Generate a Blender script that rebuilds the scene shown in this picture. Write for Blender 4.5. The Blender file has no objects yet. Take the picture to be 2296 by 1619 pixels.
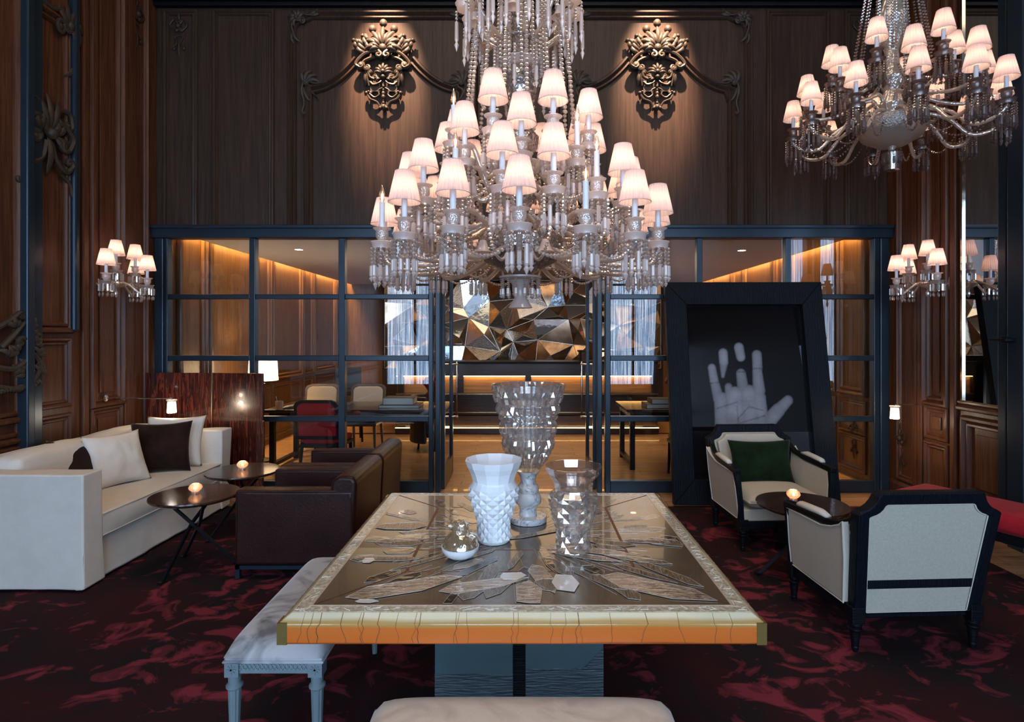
import bpy, bmesh, math, random
from mathutils import Vector, Matrix, noise
R = math.radians
PI = math.pi
sin, cos = math.sin, math.cos
C = bpy.context.scene.collection
random.seed(7)
EYE, FOC, VX, VY = 1.65, 1300.0, 1175.0, 752.0

# ------------------------------------------------------------------ mesh builder
class MB:
    def __init__(s):
        s.v = []; s.f = []; s.m = []; s.mi = 0
    def add(s, vs, fs, M=None):
        b = len(s.v)
        s.v += [tuple(M @ Vector(p)) for p in vs] if M is not None else [tuple(p) for p in vs]
        for f in fs:
            s.f.append(tuple(b + i for i in f)); s.m.append(s.mi)
        return s
    def box(s, x0, x1, y0, y1, z0, z1, M=None):
        vs = [(x, y, z) for z in (z0, z1) for y in (y0, y1) for x in (x0, x1)]
        return s.add(vs, [(0, 2, 3, 1), (4, 5, 7, 6), (0, 1, 5, 4), (2, 6, 7, 3), (0, 4, 6, 2), (1, 3, 7, 5)], M)
    def cbox(s, c, d, M=None):
        return s.box(c[0]-d[0]/2, c[0]+d[0]/2, c[1]-d[1]/2, c[1]+d[1]/2, c[2]-d[2]/2, c[2]+d[2]/2, M)
    def lathe(s, prof, n=24, c=(0, 0, 0), fn=None, M=None, a0=0.0, caps=True):
        vs = []; fs = []
        for j, (r, z) in enumerate(prof):
            for i in range(n):
                a = a0 + 2*PI*i/n
                rr = max(r, 1e-5)*(fn(i, j, a, z) if fn else 1)
                vs.append((c[0]+rr*cos(a), c[1]+rr*sin(a), c[2]+z))
        for j in range(len(prof)-1):
            for i in range(n):
                k = (i+1) % n
                fs.append((j*n+i, j*n+k, (j+1)*n+k, (j+1)*n+i))
        if caps:
            if prof[0][0] > 1e-4: fs.append(tuple(reversed(range(n))))
            if prof[-1][0] > 1e-4: fs.append(tuple(range((len(prof)-1)*n, len(prof)*n)))
        return s.add(vs, fs, M)
    def tube(s, pts, rad, n=8, caps=True, M=None, flat=1.0, up=None, closed=False):
        pts = [Vector(p) for p in pts]
        if not hasattr(rad, '__len__'): rad = [rad]*len(pts)
        vs = []; fs = []; N = len(pts); prev = None
        for j, p in enumerate(pts):
            if closed: t = pts[(j+1) % N]-pts[j-1]
            else: t = pts[min(j+1, N-1)]-pts[max(j-1, 0)]
            if t.length < 1e-9: t = Vector((0, 0, 1))
            t.normalize()
            if up is not None: a = Vector(up)
            elif prev is None: a = Vector((0, 0, 1)) if abs(t.z) < .9 else Vector((1, 0, 0))
            else: a = prev
            u = a - t*a.dot(t)
            if u.length < 1e-6: u = t.orthogonal()
            u.normalize(); w = t.cross(u)
            if up is None: prev = u
            for i in range(n):
                b = 2*PI*i/n + PI/n
                vs.append(p + (u*cos(b)*flat + w*sin(b))*rad[j])
        L = N if closed else N-1
        for j in range(L):
            jn = (j+1) % N
            for i in range(n):
                k = (i+1) % n
                fs.append((j*n+i, j*n+k, jn*n+k, jn*n+i))
        if caps and not closed:
            fs.append(tuple(reversed(range(n)))); fs.append(tuple(range((N-1)*n, N*n)))
        return s.add(vs, fs, M)
    def ball(s, c, r, n=10, m=6, sc=(1, 1, 1), M=None):
        prof = [(sin(PI*j/m), -cos(PI*j/m)) for j in range(m+1)]
        T = Matrix.Translation(c) @ Matrix.Diagonal((r*sc[0], r*sc[1], r*sc[2], 1))
        return s.lathe(prof, n, M=(M @ T if M is not None else T), caps=False)
    def prism(s, poly, h0, h1, mp):
        n = len(poly)
        vs = [mp(u, v, h0) for u, v in poly]+[mp(u, v, h1) for u, v in poly]
        fs = [tuple(reversed(range(n))), tuple(range(n, 2*n))]+[(i, (i+1) % n, n+(i+1) % n, n+i) for i in range(n)]
        return s.add(vs, fs)
    def sweep(s, pts, prof, mp, closed=True):
        """profile of (offset, height) carried along a flat polyline with mitred corners"""
        n = len(pts); P = [Vector(p) for p in pts]; vs = []; fs = []; k = len(prof)
        for i in range(n):
            a = P[i]-P[i-1] if (closed or i > 0) else P[1]-P[0]
            b = P[(i+1) % n]-P[i] if (closed or i < n-1) else a
            if not closed and i == 0: a = b
            a.normalize(); b.normalize()
            na = Vector((-a.y, a.x)); nb = Vector((-b.y, b.x)); m = na+nb
            if m.length < 1e-6: m = na
            m.normalize(); m = m/max(.35, m.dot(na))
            for (o, h) in prof:
                q = P[i]+m*o; vs.append(mp(q.x, q.y, h))
        for i in range(n if closed else n-1):
            j = (i+1) % n
            for t in range(k-1):
                fs.append((i*k+t, j*k+t, j*k+t+1, i*k+t+1))
        return s.add(vs, fs)
    def mesh(s, name, mats, smooth=False, ang=None):
        me = bpy.data.meshes.new(name); me.from_pydata(s.v, [], s.f)
        if not isinstance(mats, (list, tuple)): mats = [mats]
        for m in mats: me.materials.append(m)
        if len(mats) > 1: me.polygons.foreach_set('material_index', [min(i, len(mats)-1) for i in s.m])
        bm = bmesh.new(); bm.from_mesh(me); bmesh.ops.recalc_face_normals(bm, faces=bm.faces); bm.to_mesh(me); bm.free()
        if smooth:
            me.polygons.foreach_set('use_smooth', [True]*len(me.polygons))
            if ang: me.set_sharp_from_angle(angle=R(ang))
        me.update(); return me
    def obj(s, name, mats, parent=None, smooth=False, ang=None, bevel=0, seg=2, sub=0, loc=None, rot=None):
        me = s.mesh(name, mats, smooth, ang)
        o = bpy.data.objects.new(name, me); C.objects.link(o)
        if parent is not None: o.parent = parent
        if loc: o.location = loc
        if rot: o.rotation_euler = rot
        if bevel:
            b = o.modifiers.new('bevel', 'BEVEL'); b.width = bevel; b.segments = seg; b.limit_method = 'ANGLE'; b.angle_limit = R(35)
        if sub:
            b = o.modifiers.new('subd', 'SUBSURF'); b.levels = sub; b.render_levels = sub
        return o

def inst(me, name, parent, M=None):
    o = bpy.data.objects.new(name, me); C.objects.link(o); o.parent = parent
    if M is not None: o.matrix_local = M
    return o
def tag(o, label=None, cat=None, group=None, kind=None):
    if label: o['label'] = label
    if cat: o['category'] = cat
    if group: o['group'] = group
    if kind: o['kind'] = kind
    return o
def thing(name, label, cat, loc=(0, 0, 0), rz=0, group=None, rot=None):
    o = bpy.data.objects.new(name, None); C.objects.link(o); o.empty_display_size = .1
    o.location = loc; o.rotation_euler = rot if rot else (0, 0, rz)
    return tag(o, label, cat, group)
def struct(mb, name, mat, **k):
    return tag(mb.obj(name, mat, **k), kind='structure')
def dup(root, loc, rz, label, group=None):
    r = root.copy(); C.objects.link(r); r.location = loc; r.rotation_euler = (0, 0, rz); r['label'] = label
    if group: r['group'] = group
    for ch in list(root.children):
        c = ch.copy(); C.objects.link(c); c.parent = r
        for g in ch.children:
            d = g.copy(); C.objects.link(d); d.parent = c
    return r
def light(kind, name, loc, power, color, parent=None, **k):
    d = bpy.data.lights.new(name, kind); d.energy = power; d.color = color
    for a, b in k.items(): setattr(d, a, b)
    o = bpy.data.objects.new(name, d); C.objects.link(o); o.location = loc
    if parent is not None: o.parent = parent
    return o
def aim(o, target):
    d = Vector(target)-o.location
    o.rotation_euler = d.to_track_quat('-Z', 'Y').to_euler()

# ------------------------------------------------------------------ materials
def srgb(r, g, b):
    f = lambda c: (c/255/12.92) if c/255 <= .04045 else ((c/255+.055)/1.055)**2.4
    return (f(r), f(g), f(b), 1)
def nt(name):
    m = bpy.data.materials.new(name); m.use_nodes = True; t = m.node_tree; t.nodes.clear()
    out = t.nodes.new('ShaderNodeOutputMaterial')
    def N(ty, **k):
        n = t.nodes.new(ty)
        for a, b in k.items():
            if a.startswith('_'): setattr(n, a[1:], b)
            else: n.inputs[a.replace('__', ' ')].default_value = b
        return n
    L = lambda a, b: t.links.new(a, b)
    return m, t, out, N, L
def ramp(N, stops, interp='LINEAR'):
    r = N('ShaderNodeValToRGB'); r.color_ramp.interpolation = interp
    e = r.color_ramp.elements
    e[0].position, e[0].color = stops[0]; e[1].position, e[1].color = stops[-1]
    for p, c in stops[1:-1]:
        x = e.new(p); x.color = c
    return r
def pmat(name, col, rough=.5, metal=0, spec=.5, coat=0, bump=0, bscale=40, var=0, vscale=6, stretch=None, sheen=0, coatr=.05, trans=0, ior=1.45, col2=None, det=4, dist=0, sub=0):
    m, t, out, N, L = nt(name)
    p = N('ShaderNodeBsdfPrincipled', Roughness=rough, Metallic=metal)
    p.inputs['Base Color'].default_value = col
    p.inputs['Specular IOR Level'].default_value = spec; p.inputs['Coat Weight'].default_value = coat
    p.inputs['Coat Roughness'].default_value = coatr
    p.inputs['Transmission Weight'].default_value = trans; p.inputs['IOR'].default_value = ior
    p.inputs['Sheen Weight'].default_value = sheen
    tc = N('ShaderNodeTexCoord'); mp = N('ShaderNodeMapping'); L(tc.outputs['Object'], mp.inputs[0])
    if stretch: mp.inputs['Scale'].default_value = stretch
    if var or col2:
        n = N('ShaderNodeTexNoise', Scale=vscale, Detail=det, Roughness=.6, Distortion=dist); L(mp.outputs[0], n.inputs['Vector'])
        c2 = col2 if col2 else tuple(c*(1-var) for c in col[:3])+(1,)
        r = ramp(N, [(.35, c2), (.65, col)]); L(n.outputs['Fac'], r.inputs[0]); L(r.outputs[0], p.inputs['Base Color'])
    if bump:
        n = N('ShaderNodeTexNoise', Scale=bscale, Detail=3); L(mp.outputs[0], n.inputs['Vector'])
        b = N('ShaderNodeBump', Strength=bump, Distance=.01); L(n.outputs['Fac'], b.inputs['Height']); L(b.outputs[0], p.inputs['Normal'])
    L(p.outputs[0], out.inputs[0]); return m
def emat(name, col, s):
    m, t, out, N, L = nt(name); e = N('ShaderNodeEmission', Strength=s); e.inputs[0].default_value = col; L(e.outputs[0], out.inputs[0]); return m
def thin_glass(name, tint=(1, 1, 1, 1), ior=1.6, boost=1.0, rough=0.0):
    m, t, out, N, L = nt(name)
    a = N('ShaderNodeBsdfTransparent'); a.inputs[0].default_value = tint
    g = N('ShaderNodeBsdfGlossy', Roughness=rough); fr = N('ShaderNodeFresnel', IOR=ior)
    mu = N('ShaderNodeMath', _operation='MULTIPLY'); mu.inputs[1].default_value = boost; mu.use_clamp = True
    mx = N('ShaderNodeMixShader'); L(fr.outputs[0], mu.inputs[0]); L(mu.outputs[0], mx.inputs[0]); L(a.outputs[0], mx.inputs[1]); L(g.outputs[0], mx.inputs[2])
    L(mx.outputs[0], out.inputs[0]); return m
def crystal(name, gl, tr, df, col, rough=.06, bump=0, bscale=300):
    """cut glass as a blend: reflected, seen through, and scattered light"""
    m, t, out, N, L = nt(name)
    g = N('ShaderNodeBsdfGlossy', Roughness=rough); g.inputs[0].default_value = (1, .97, .94, 1)
    a = N('ShaderNodeBsdfTransparent'); a.inputs[0].default_value = (.96, .94, .92, 1)
    d = N('ShaderNodeBsdfDiffuse'); d.inputs[0].default_value = col
    s = N('ShaderNodeBsdfTranslucent'); s.inputs[0].default_value = col
    m1 = N('ShaderNodeMixShader', Fac=.5); L(d.outputs[0], m1.inputs[1]); L(s.outputs[0], m1.inputs[2])
    m2 = N('ShaderNodeMixShader', Fac=gl/(gl+df)); L(m1.outputs[0], m2.inputs[1]); L(g.outputs[0], m2.inputs[2])
    m3 = N('ShaderNodeMixShader', Fac=tr); L(m2.outputs[0], m3.inputs[1]); L(a.outputs[0], m3.inputs[2])
    if bump:
        tc = N('ShaderNodeTexCoord'); n = N('ShaderNodeTexVoronoi', Scale=bscale); L(tc.outputs['Object'], n.inputs['Vector'])
        b = N('ShaderNodeBump', Strength=bump, Distance=.003); L(n.outputs['Distance'], b.inputs['Height'])
        L(b.outputs[0], g.inputs['Normal']); L(b.outputs[0], d.inputs['Normal'])
    L(m3.outputs[0], out.inputs[0]); return m
def wood(name, c1, c2, rough=.4, coat=.15, scale=1.0, axis='z', bump=.15, spec=.4, coatr=.15):
    st = {'z': (28*scale, 28*scale, 1.2*scale), 'x': (1.2*scale, 28*scale, 28*scale), 'y': (28*scale, 1.2*scale, 28*scale)}[axis]
    return pmat(name, c1, rough=rough, coat=coat, coatr=coatr, spec=spec, col2=c2, vscale=1.6, stretch=st, det=8, dist=.6, bump=bump, bscale=3)

MW_side = wood('walnut_panelling', (.120, .046, .021, 1), (.060, .021, .010, 1), rough=.4, coat=.05, spec=.28)
MW_front = wood('dark_stained_panelling', (.056, .032, .021, 1), (.030, .018, .013, 1), rough=.5, coat=.04, spec=.25)
MW_back = wood('honey_panelling', (.17, .085, .035, 1), (.09, .042, .018, 1), rough=.4)
M_carve = pmat('carved_dark_bronze_wood', (.050, .037, .027, 1), rough=.5, spec=.35, coat=.0, coatr=.3, var=.3, vscale=30)
M_steel = pmat('blued_steel', (.022, .038, .055, 1), rough=.3, metal=.35, spec=.5, var=.15, vscale=3)
M_black = pmat('black_stained_oak', (.005, .006, .008, 1), rough=.42, spec=.2, bump=.35, bscale=5, stretch=(3, 3, 40), var=.4, vscale=4)
M_blackh = pmat('black_charred_oak', (.004, .007, .012, 1), rough=.5, spec=.16, bump=.5, bscale=4, stretch=(30, 30, 2), var=.5, vscale=5)
M_ebony = wood('dark_brown_oak_top', (.055, .026, .016, 1), (.02, .01, .007, 1), rough=.22, coat=.5, axis='x', coatr=.1)
M_darkwood = wood('dark_bar_wood', (.035, .02, .013, 1), (.015, .009, .006, 1), rough=.35, axis='x')
M_oak = wood('honey_oak_panel', (.45, .25, .10, 1), (.28, .14, .055, 1), rough=.45, axis='x')
M_linen = pmat('white_linen', (.68, .63, .56, 1), rough=.9, spec=.1, bump=.15, bscale=260, var=.06, vscale=9)
M_linen2 = pmat('cotton_pillow_linen', (.74, .68, .60, 1), rough=.9, spec=.1, bump=.7, bscale=11, var=.05, vscale=6)
M_beige = pmat('beige_upholstery', (.56, .50, .40, 1), rough=.92, spec=.1, bump=.2, bscale=350, var=.05, vscale=40)
M_greylinen = pmat('grey_green_back_cloth', (.52, .49, .39, 1), rough=.92, spec=.1, bump=.3, bscale=420, var=.12, vscale=90)
M_piping = pmat('pale_piping', (.62, .58, .50, 1), rough=.8)
M_bvelvet = pmat('brown_velvet', (.028, .013, .009, 1), rough=.85, spec=.1, sheen=.08, var=.5, vscale=7)
M_gvelvet = pmat('green_velvet', (.008, .024, .007, 1), rough=.85, spec=.1, sheen=.08, var=.6, vscale=6)
M_red = pmat('crimson_velvet', (.36, .012, .022, 1), rough=.8, spec=.15, sheen=.05, var=.25, vscale=8)
M_leather = pmat('oxblood_leather', (.036, .011, .008, 1), rough=.38, spec=.33, bump=.12, bscale=60, var=.4, vscale=4)
M_bleather = pmat('black_leather', (.02, .018, .017, 1), rough=.35, spec=.5, bump=.1, bscale=60)
M_cream = pmat('cream_leather', (.75, .66, .5, 1), rough=.5)
M_whitebis = pmat('white_bisque_porcelain', (.90, .89, .88, 1), rough=.42, spec=.4)
M_chrome = pmat('polished_nickel', (.75, .68, .58, 1), rough=.1, metal=1)
M_gilt = pmat('gilt_metal', (.65, .45, .22, 1), rough=.25, metal=1)
M_mirror = pmat('mirror_silver', (.80, .80, .80, 1), rough=.01, metal=1)
M_glass = thin_glass('clear_pane', (.93, .95, .95, 1), 1.62, 1.25)
M_doorglass = thin_glass('door_pane', (.93, .94, .94, 1), 1.5)
M_cup = crystal('cut_frosted_cup', .35, .25, .5, (.92, .82, .76, 1), rough=.12, bump=.8, bscale=160)
M_cryst = crystal('cut_crystal', .60, .15, .42, (.92, .80, .72, 1), rough=.10)
M_frost = crystal('frosted_crystal', .10, .10, .85, (.86, .75, .70, 1), rough=.3)
M_rope = crystal('twisted_rope_crystal', .50, .20, .45, (.90, .76, .64, 1), rough=.12, bump=.6, bscale=70)
M_bowlc = crystal('diamond_cut_bowl_crystal', .35, .12, .40, (.30, .25, .21, 1), rough=.15, bump=1, bscale=55)
M_smoke = crystal('rose_smoke_crystal', .45, .30, .4, (.30, .17, .14, 1), rough=.12)
M_smokef = crystal('smoked_frosted_crystal', .10, .2, .6, (.16, .10, .09, 1), rough=.3)
M_candle = pmat('milk_glass_candle', (.75, .76, .8, 1), rough=.4)
M_bulb = emat('flame_bulb', (1, .60, .30, 1), 45)
M_votive = emat('candle_glow', (1, .62, .34, 1), 9)
M_votglass = crystal('ribbed_votive_glass', .25, .15, .6, (.95, .72, .6, 1), rough=.1)
def mk_lead():
    m, t, out, N, L = nt('lead_crystal')
    g = N('ShaderNodeBsdfGlass', Roughness=0, IOR=1.5); gl = N('ShaderNodeBsdfGlossy', Roughness=.06)
    tl = N('ShaderNodeBsdfTranslucent'); d = N('ShaderNodeBsdfDiffuse'); tl.inputs[0].default_value = d.inputs[0].default_value = (.9, .88, .85, 1)
    a = N('ShaderNodeMixShader', Fac=.5); L(tl.outputs[0], a.inputs[1]); L(d.outputs[0], a.inputs[2])
    b = N('ShaderNodeMixShader', Fac=.45); L(a.outputs[0], b.inputs[1]); L(gl.outputs[0], b.inputs[2])
    c = N('ShaderNodeMixShader', Fac=.34); L(g.outputs[0], c.inputs[1]); L(b.outputs[0], c.inputs[2]); L(c.outputs[0], out.inputs[0]); return m
M_realglass = crystal('lead_crystal', .55, .46, .17, (1, .98, .95, 1), rough=.03)
M_page = pmat('paper', (.7, .66, .58, 1), rough=.9)

def mk_shade(name, c):
    m, t, out, N, L = nt(name)
    tl = N('ShaderNodeBsdfTranslucent'); tl.inputs[0].default_value = c
    d = N('ShaderNodeBsdfDiffuse'); d.inputs[0].default_value = (.70, .62, .63, 1)
    mx = N('ShaderNodeMixShader', Fac=.52); L(tl.outputs[0], mx.inputs[1]); L(d.outputs[0], mx.inputs[2]); L(mx.outputs[0], out.inputs[0]); return m
M_shade = mk_shade('pleated_silk', (.60, .46, .42, 1))

def mk_carpet():
    m, t, out, N, L = nt('claret_carpet')
    p = N('ShaderNodeBsdfPrincipled', Roughness=.95); p.inputs['Specular IOR Level'].default_value = .1
    tc = N('ShaderNodeTexCoord'); mp = N('ShaderNodeMapping'); L(tc.outputs['Object'], mp.inputs[0]); mp.inputs['Scale'].default_value = (1.0, 1.25, 1)
    n = N('ShaderNodeTexNoise', Scale=4.4, Detail=4, Roughness=.55, Distortion=1.0); L(mp.outputs[0], n.inputs['Vector'])
    n2 = N('ShaderNodeTexNoise', Scale=.9, Detail=2, Distortion=.4); L(tc.outputs['Object'], n2.inputs['Vector'])
    n3 = N('ShaderNodeTexNoise', Scale=1.6, Detail=3, Distortion=.8); L(tc.outputs['Object'], n3.inputs['Vector'])
    ad = N('ShaderNodeMath', _operation='MULTIPLY_ADD'); ad.inputs[1].default_value = .34
    L(n2.outputs['Fac'], ad.inputs[0]); L(n.outputs['Fac'], ad.inputs[2])
    r = ramp(N, [(.0, (0, 0, 0, 1)), (.715, (0, 0, 0, 1)), (.74, (.42, .42, .42, 1)), (.775, (.5, .5, .5, 1)), (.80, (1, 1, 1, 1))])
    L(ad.outputs[0], r.inputs[0])
    base = ramp(N, [(.38, (.036, .010, .011, 1)), (.62, (.017, .012, .013, 1))]); L(n3.outputs['Fac'], base.inputs[0])
    mx = N('ShaderNodeMix', _data_type='RGBA'); L(r.outputs[0], mx.inputs[0]); L(base.outputs[0], mx.inputs[6]); mx.inputs[7].default_value = (.20, .030, .042, 1)
    L(mx.outputs[2], p.inputs['Base Color'])
    nb = N('ShaderNodeTexNoise', Scale=900, Detail=1); L(tc.outputs['Object'], nb.inputs['Vector'])
    b = N('ShaderNodeBump', Strength=.5, Distance=.004); L(nb.outputs['Fac'], b.inputs['Height']); L(b.outputs[0], p.inputs['Normal'])
    L(p.outputs[0], out.inputs[0]); return m
M_carpet = mk_carpet()

def mk_parquet():
    m, t, out, N, L = nt('oak_plank_floor')
    p = N('ShaderNodeBsdfPrincipled', Roughness=.32); p.inputs['Coat Weight'].default_value = .2
    tc = N('ShaderNodeTexCoord'); mp = N('ShaderNodeMapping'); L(tc.outputs['Object'], mp.inputs[0])
    br = N('ShaderNodeTexBrick', Scale=1, Mortar__Size=.004, Brick__Width=1.4, Row__Height=.16); L(mp.outputs[0], br.inputs['Vector'])
    br.inputs['Color1'].default_value = (.42, .22, .11, 1); br.inputs['Color2'].default_value = (.52, .30, .16, 1); br.inputs['Mortar'].default_value = (.12, .06, .03, 1)
    mp2 = N('ShaderNodeMapping'); L(tc.outputs['Object'], mp2.inputs[0]); mp2.inputs['Scale'].default_value = (1.5, 18, 1)
    n = N('ShaderNodeTexNoise', Scale=2, Detail=7, Distortion=1.2); L(mp2.outputs[0], n.inputs['Vector'])
    r = ramp(N, [(.3, (.5, .5, .5, 1)), (.7, (1.05, 1.05, 1.05, 1))]); L(n.outputs['Fac'], r.inputs[0])
    mx = N('ShaderNodeMix', _data_type='RGBA', _blend_type='MULTIPLY'); mx.inputs[0].default_value = 1
    L(br.outputs['Color'], mx.inputs[6]); L(r.outputs[0], mx.inputs[7]); L(mx.outputs[2], p.inputs['Base Color'])
    L(p.outputs[0], out.inputs[0]); return m
M_floor = mk_parquet()

def mk_rosewood():
    m, t, out, N, L = nt('lacquered_rosewood')
    p = N('ShaderNodeBsdfPrincipled', Roughness=.25); p.inputs['Coat Weight'].default_value = 1; p.inputs['Coat Roughness'].default_value = .03
    tc = N('ShaderNodeTexCoord'); mp = N('ShaderNodeMapping'); L(tc.outputs['Object'], mp.inputs[0]); mp.inputs['Scale'].default_value = (9, 9, .9)
    n = N('ShaderNodeTexNoise', Scale=2.6, Detail=5, Distortion=2.2); L(mp.outputs[0], n.inputs['Vector'])
    r = ramp(N, [(.36, (.008, .003, .003, 1)), (.47, (.07, .012, .007, 1)), (.53, (.02, .005, .004, 1)), (.60, (.17, .035, .016, 1)), (.72, (.03, .006, .004, 1))])
    L(n.outputs['Fac'], r.inputs[0]); L(r.outputs[0], p.inputs['Base Color']); L(p.outputs[0], out.inputs[0]); return m
M_rose = mk_rosewood()

def mk_marble():
    m, t, out, N, L = nt('veined_white_marble')
    p = N('ShaderNodeBsdfPrincipled', Roughness=.22)
    tc = N('ShaderNodeTexCoord'); n = N('ShaderNodeTexNoise', Scale=9, Detail=6, Distortion=2.5); L(tc.outputs['Object'], n.inputs['Vector'])
    r = ramp(N, [(.40, (.90, .87, .84, 1)), (.485, (.74, .74, .74, 1)), (.50, (.16, .18, .21, 1)), (.515, (.74, .74, .74, 1)), (.6, (.90, .87, .83, 1))])
    L(n.outputs['Fac'], r.inputs[0]); L(r.outputs[0], p.inputs['Base Color']); L(p.outputs[0], out.inputs[0]); return m
M_marble = mk_marble()

def mk_bench_velvet(name, a, b):
    m, t, out, N, L = nt(name)
    p = N('ShaderNodeBsdfPrincipled', Roughness=.7); p.inputs['Sheen Weight'].default_value = .5; p.inputs['Sheen Roughness'].default_value = .3
    tc = N('ShaderNodeTexCoord'); n = N('ShaderNodeTexNoise', Scale=5, Detail=6, Distortion=1.5); L(tc.outputs['Object'], n.inputs['Vector'])
    r = ramp(N, [(.32, b), (.5, a)]); L(n.outputs['Fac'], r.inputs[0]); L(r.outputs[0], p.inputs['Base Color'])
    n2 = N('ShaderNodeTexNoise', Scale=22, Detail=4); L(tc.outputs['Object'], n2.inputs['Vector'])
    bb = N('ShaderNodeBump', Strength=.25, Distance=.01); L(n2.outputs['Fac'], bb.inputs['Height']); L(bb.outputs[0], p.inputs['Normal'])
    L(p.outputs[0], out.inputs[0]); return m
M_silver = mk_bench_velvet('silver_velvet', (.42, .42, .43, 1), (.12, .125, .13, 1))
M_champ = mk_bench_velvet('champagne_velvet', (.66, .56, .46, 1), (.52, .43, .35, 1))
M_benchw = pmat('grey_blue_painted_wood', (.17, .22, .235, 1), rough=.5, var=.15, vscale=10)

def mk_amber():
    """layered amber resin: colour follows the height inside the slab"""
    m, t, out, N, L = nt('layered_amber_glass')
    p = N('ShaderNodeBsdfPrincipled', Roughness=.16); p.inputs['Coat Weight'].default_value = .25; p.inputs['Coat Roughness'].default_value = .04
    tc = N('ShaderNodeTexCoord'); sx = N('ShaderNodeSeparateXYZ'); L(tc.outputs['Object'], sx.inputs[0])
    mr = N('ShaderNodeMapRange'); mr.inputs[1].default_value = .663; mr.inputs[2].default_value = .75; L(sx.outputs[2], mr.inputs[0])
    n = N('ShaderNodeTexNoise', Scale=3, Detail=3); L(tc.outputs['Object'], n.inputs['Vector'])
    ad = N('ShaderNodeMath', _operation='MULTIPLY_ADD'); ad.inputs[1].default_value = .16; L(n.outputs['Fac'], ad.inputs[0]); L(mr.outputs[0], ad.inputs[2])
    r = ramp(N, [(.0, (.16, .045, .012, 1)), (.13, (.36, .075, .014, 1)), (.16, (.60, .14, .024, 1)), (.68, (.62, .16, .03, 1)), (.75, (.50, .25, .06, 1)), (.88, (.42, .28, .10, 1)), (.98, (.62, .58, .40, 1))])
    L(ad.outputs[0], r.inputs[0]); L(r.outputs[0], p.inputs['Base Color']); L(p.outputs[0], out.inputs[0]); return m
M_amber = mk_amber()
M_icecream = pmat('ice_crackle_border_glass', (.62, .57, .44, 1), rough=.2, coat=.5, bump=.9, bscale=45, col2=(.36, .32, .23, 1), vscale=60)
M_bronzetop = pmat('bronze_mirror_glass', (.28, .205, .125, 1), rough=.24, metal=.6, coat=.35, col2=(.17, .135, .10, 1), vscale=2.5, coatr=.02)
M_shard = [pmat('shard_silver', (.58, .52, .44, 1), rough=.22, metal=.7, bump=.7, bscale=25, stretch=(1, 6, 1), coat=.4, col2=(.26, .20, .14, 1), vscale=14, det=8, dist=1),
           pmat('shard_tan', (.36, .28, .19, 1), rough=.28, metal=.7, bump=.6, bscale=30, stretch=(6, 1, 1), coat=.4, col2=(.17, .13, .09, 1), vscale=12, det=8, dist=1),
           pmat('shard_smoke', (.16, .13, .10, 1), rough=.16, metal=.8, bump=.3, bscale=20, coat=.5),
           pmat('shard_white', (.80, .76, .70, 1), rough=.25, metal=.3, bump=.3, bscale=20, coat=.5)]
M_copper = pmat('copper_inlay', (.22, .075, .04, 1), rough=.35, metal=.7, bump=.5, bscale=90)
M_olive = pmat('olive_corner_glass', (.16, .11, .035, 1), rough=.06, coat=.8, spec=.7)
M_slate = pmat('slate_blue_glass', (.075, .125, .14, 1), rough=.12, coat=.6, var=.15, vscale=2)
M_slate2 = pmat('engraved_slate_glass', (.035, .05, .062, 1), rough=.3, bump=.8, bscale=16, stretch=(1, 1, 9), col2=(.06, .09, .10, 1), vscale=14)
EXPO = 0.45
# ================================================================== ROOM SHELL
XL, XR, YF, ZT = -3.90, 3.86, 6.15, 6.3
YG = 6.11
fx = lambda px, Y=YG: (px-VX)/FOC*Y
fz = lambda py, Y=YG: EYE-(py-VY)/FOC*Y
mpF = lambda u, v, h: (u, YF-h, v)
mpL = lambda u, v, h: (XL+h, u, v)
mpR = lambda u, v, h: (XR-h, u, v)
fl = struct(MB().box(XL-.2, XR+.2, -4.2, 13.2, -.1, 0), 'floor', M_floor)
struct(MB().box(XL-.2, XR+.2, -4.2, 6.35, ZT, ZT+.1), 'ceiling', M_black)
cp = MB().box(XL+.13, 3.38, -3.5, 5.58, .0005, .004).obj('carpet', M_carpet)
tag(cp, 'dark claret carpet with lighter red camouflage blotches over the oak floor', 'carpet')

PROF = [(-.030, 0), (-.030, .014), (-.022, .026), (-.008, .030), (0, .020), (.006, .010), (.014, .018), (.024, .020), (.030, .012), (.034, 0)]
PROFB = [(-.045, 0), (-.045, .02), (-.032, .045), (-.012, .050), (0, .030), (.010, .015), (.020, .030), (.036, .034), (.046, .02), (.05, 0)]
def rect(u0, u1, v0, v1): return [(u0, v0), (u1, v0), (u1, v1), (u0, v1)]
def moulding(wall, pts, mp, mat, prof=PROF, closed=True):
    return MB().sweep(pts, prof, mp, closed).obj('panel_moulding', mat, parent=wall, smooth=True, ang=40)

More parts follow.
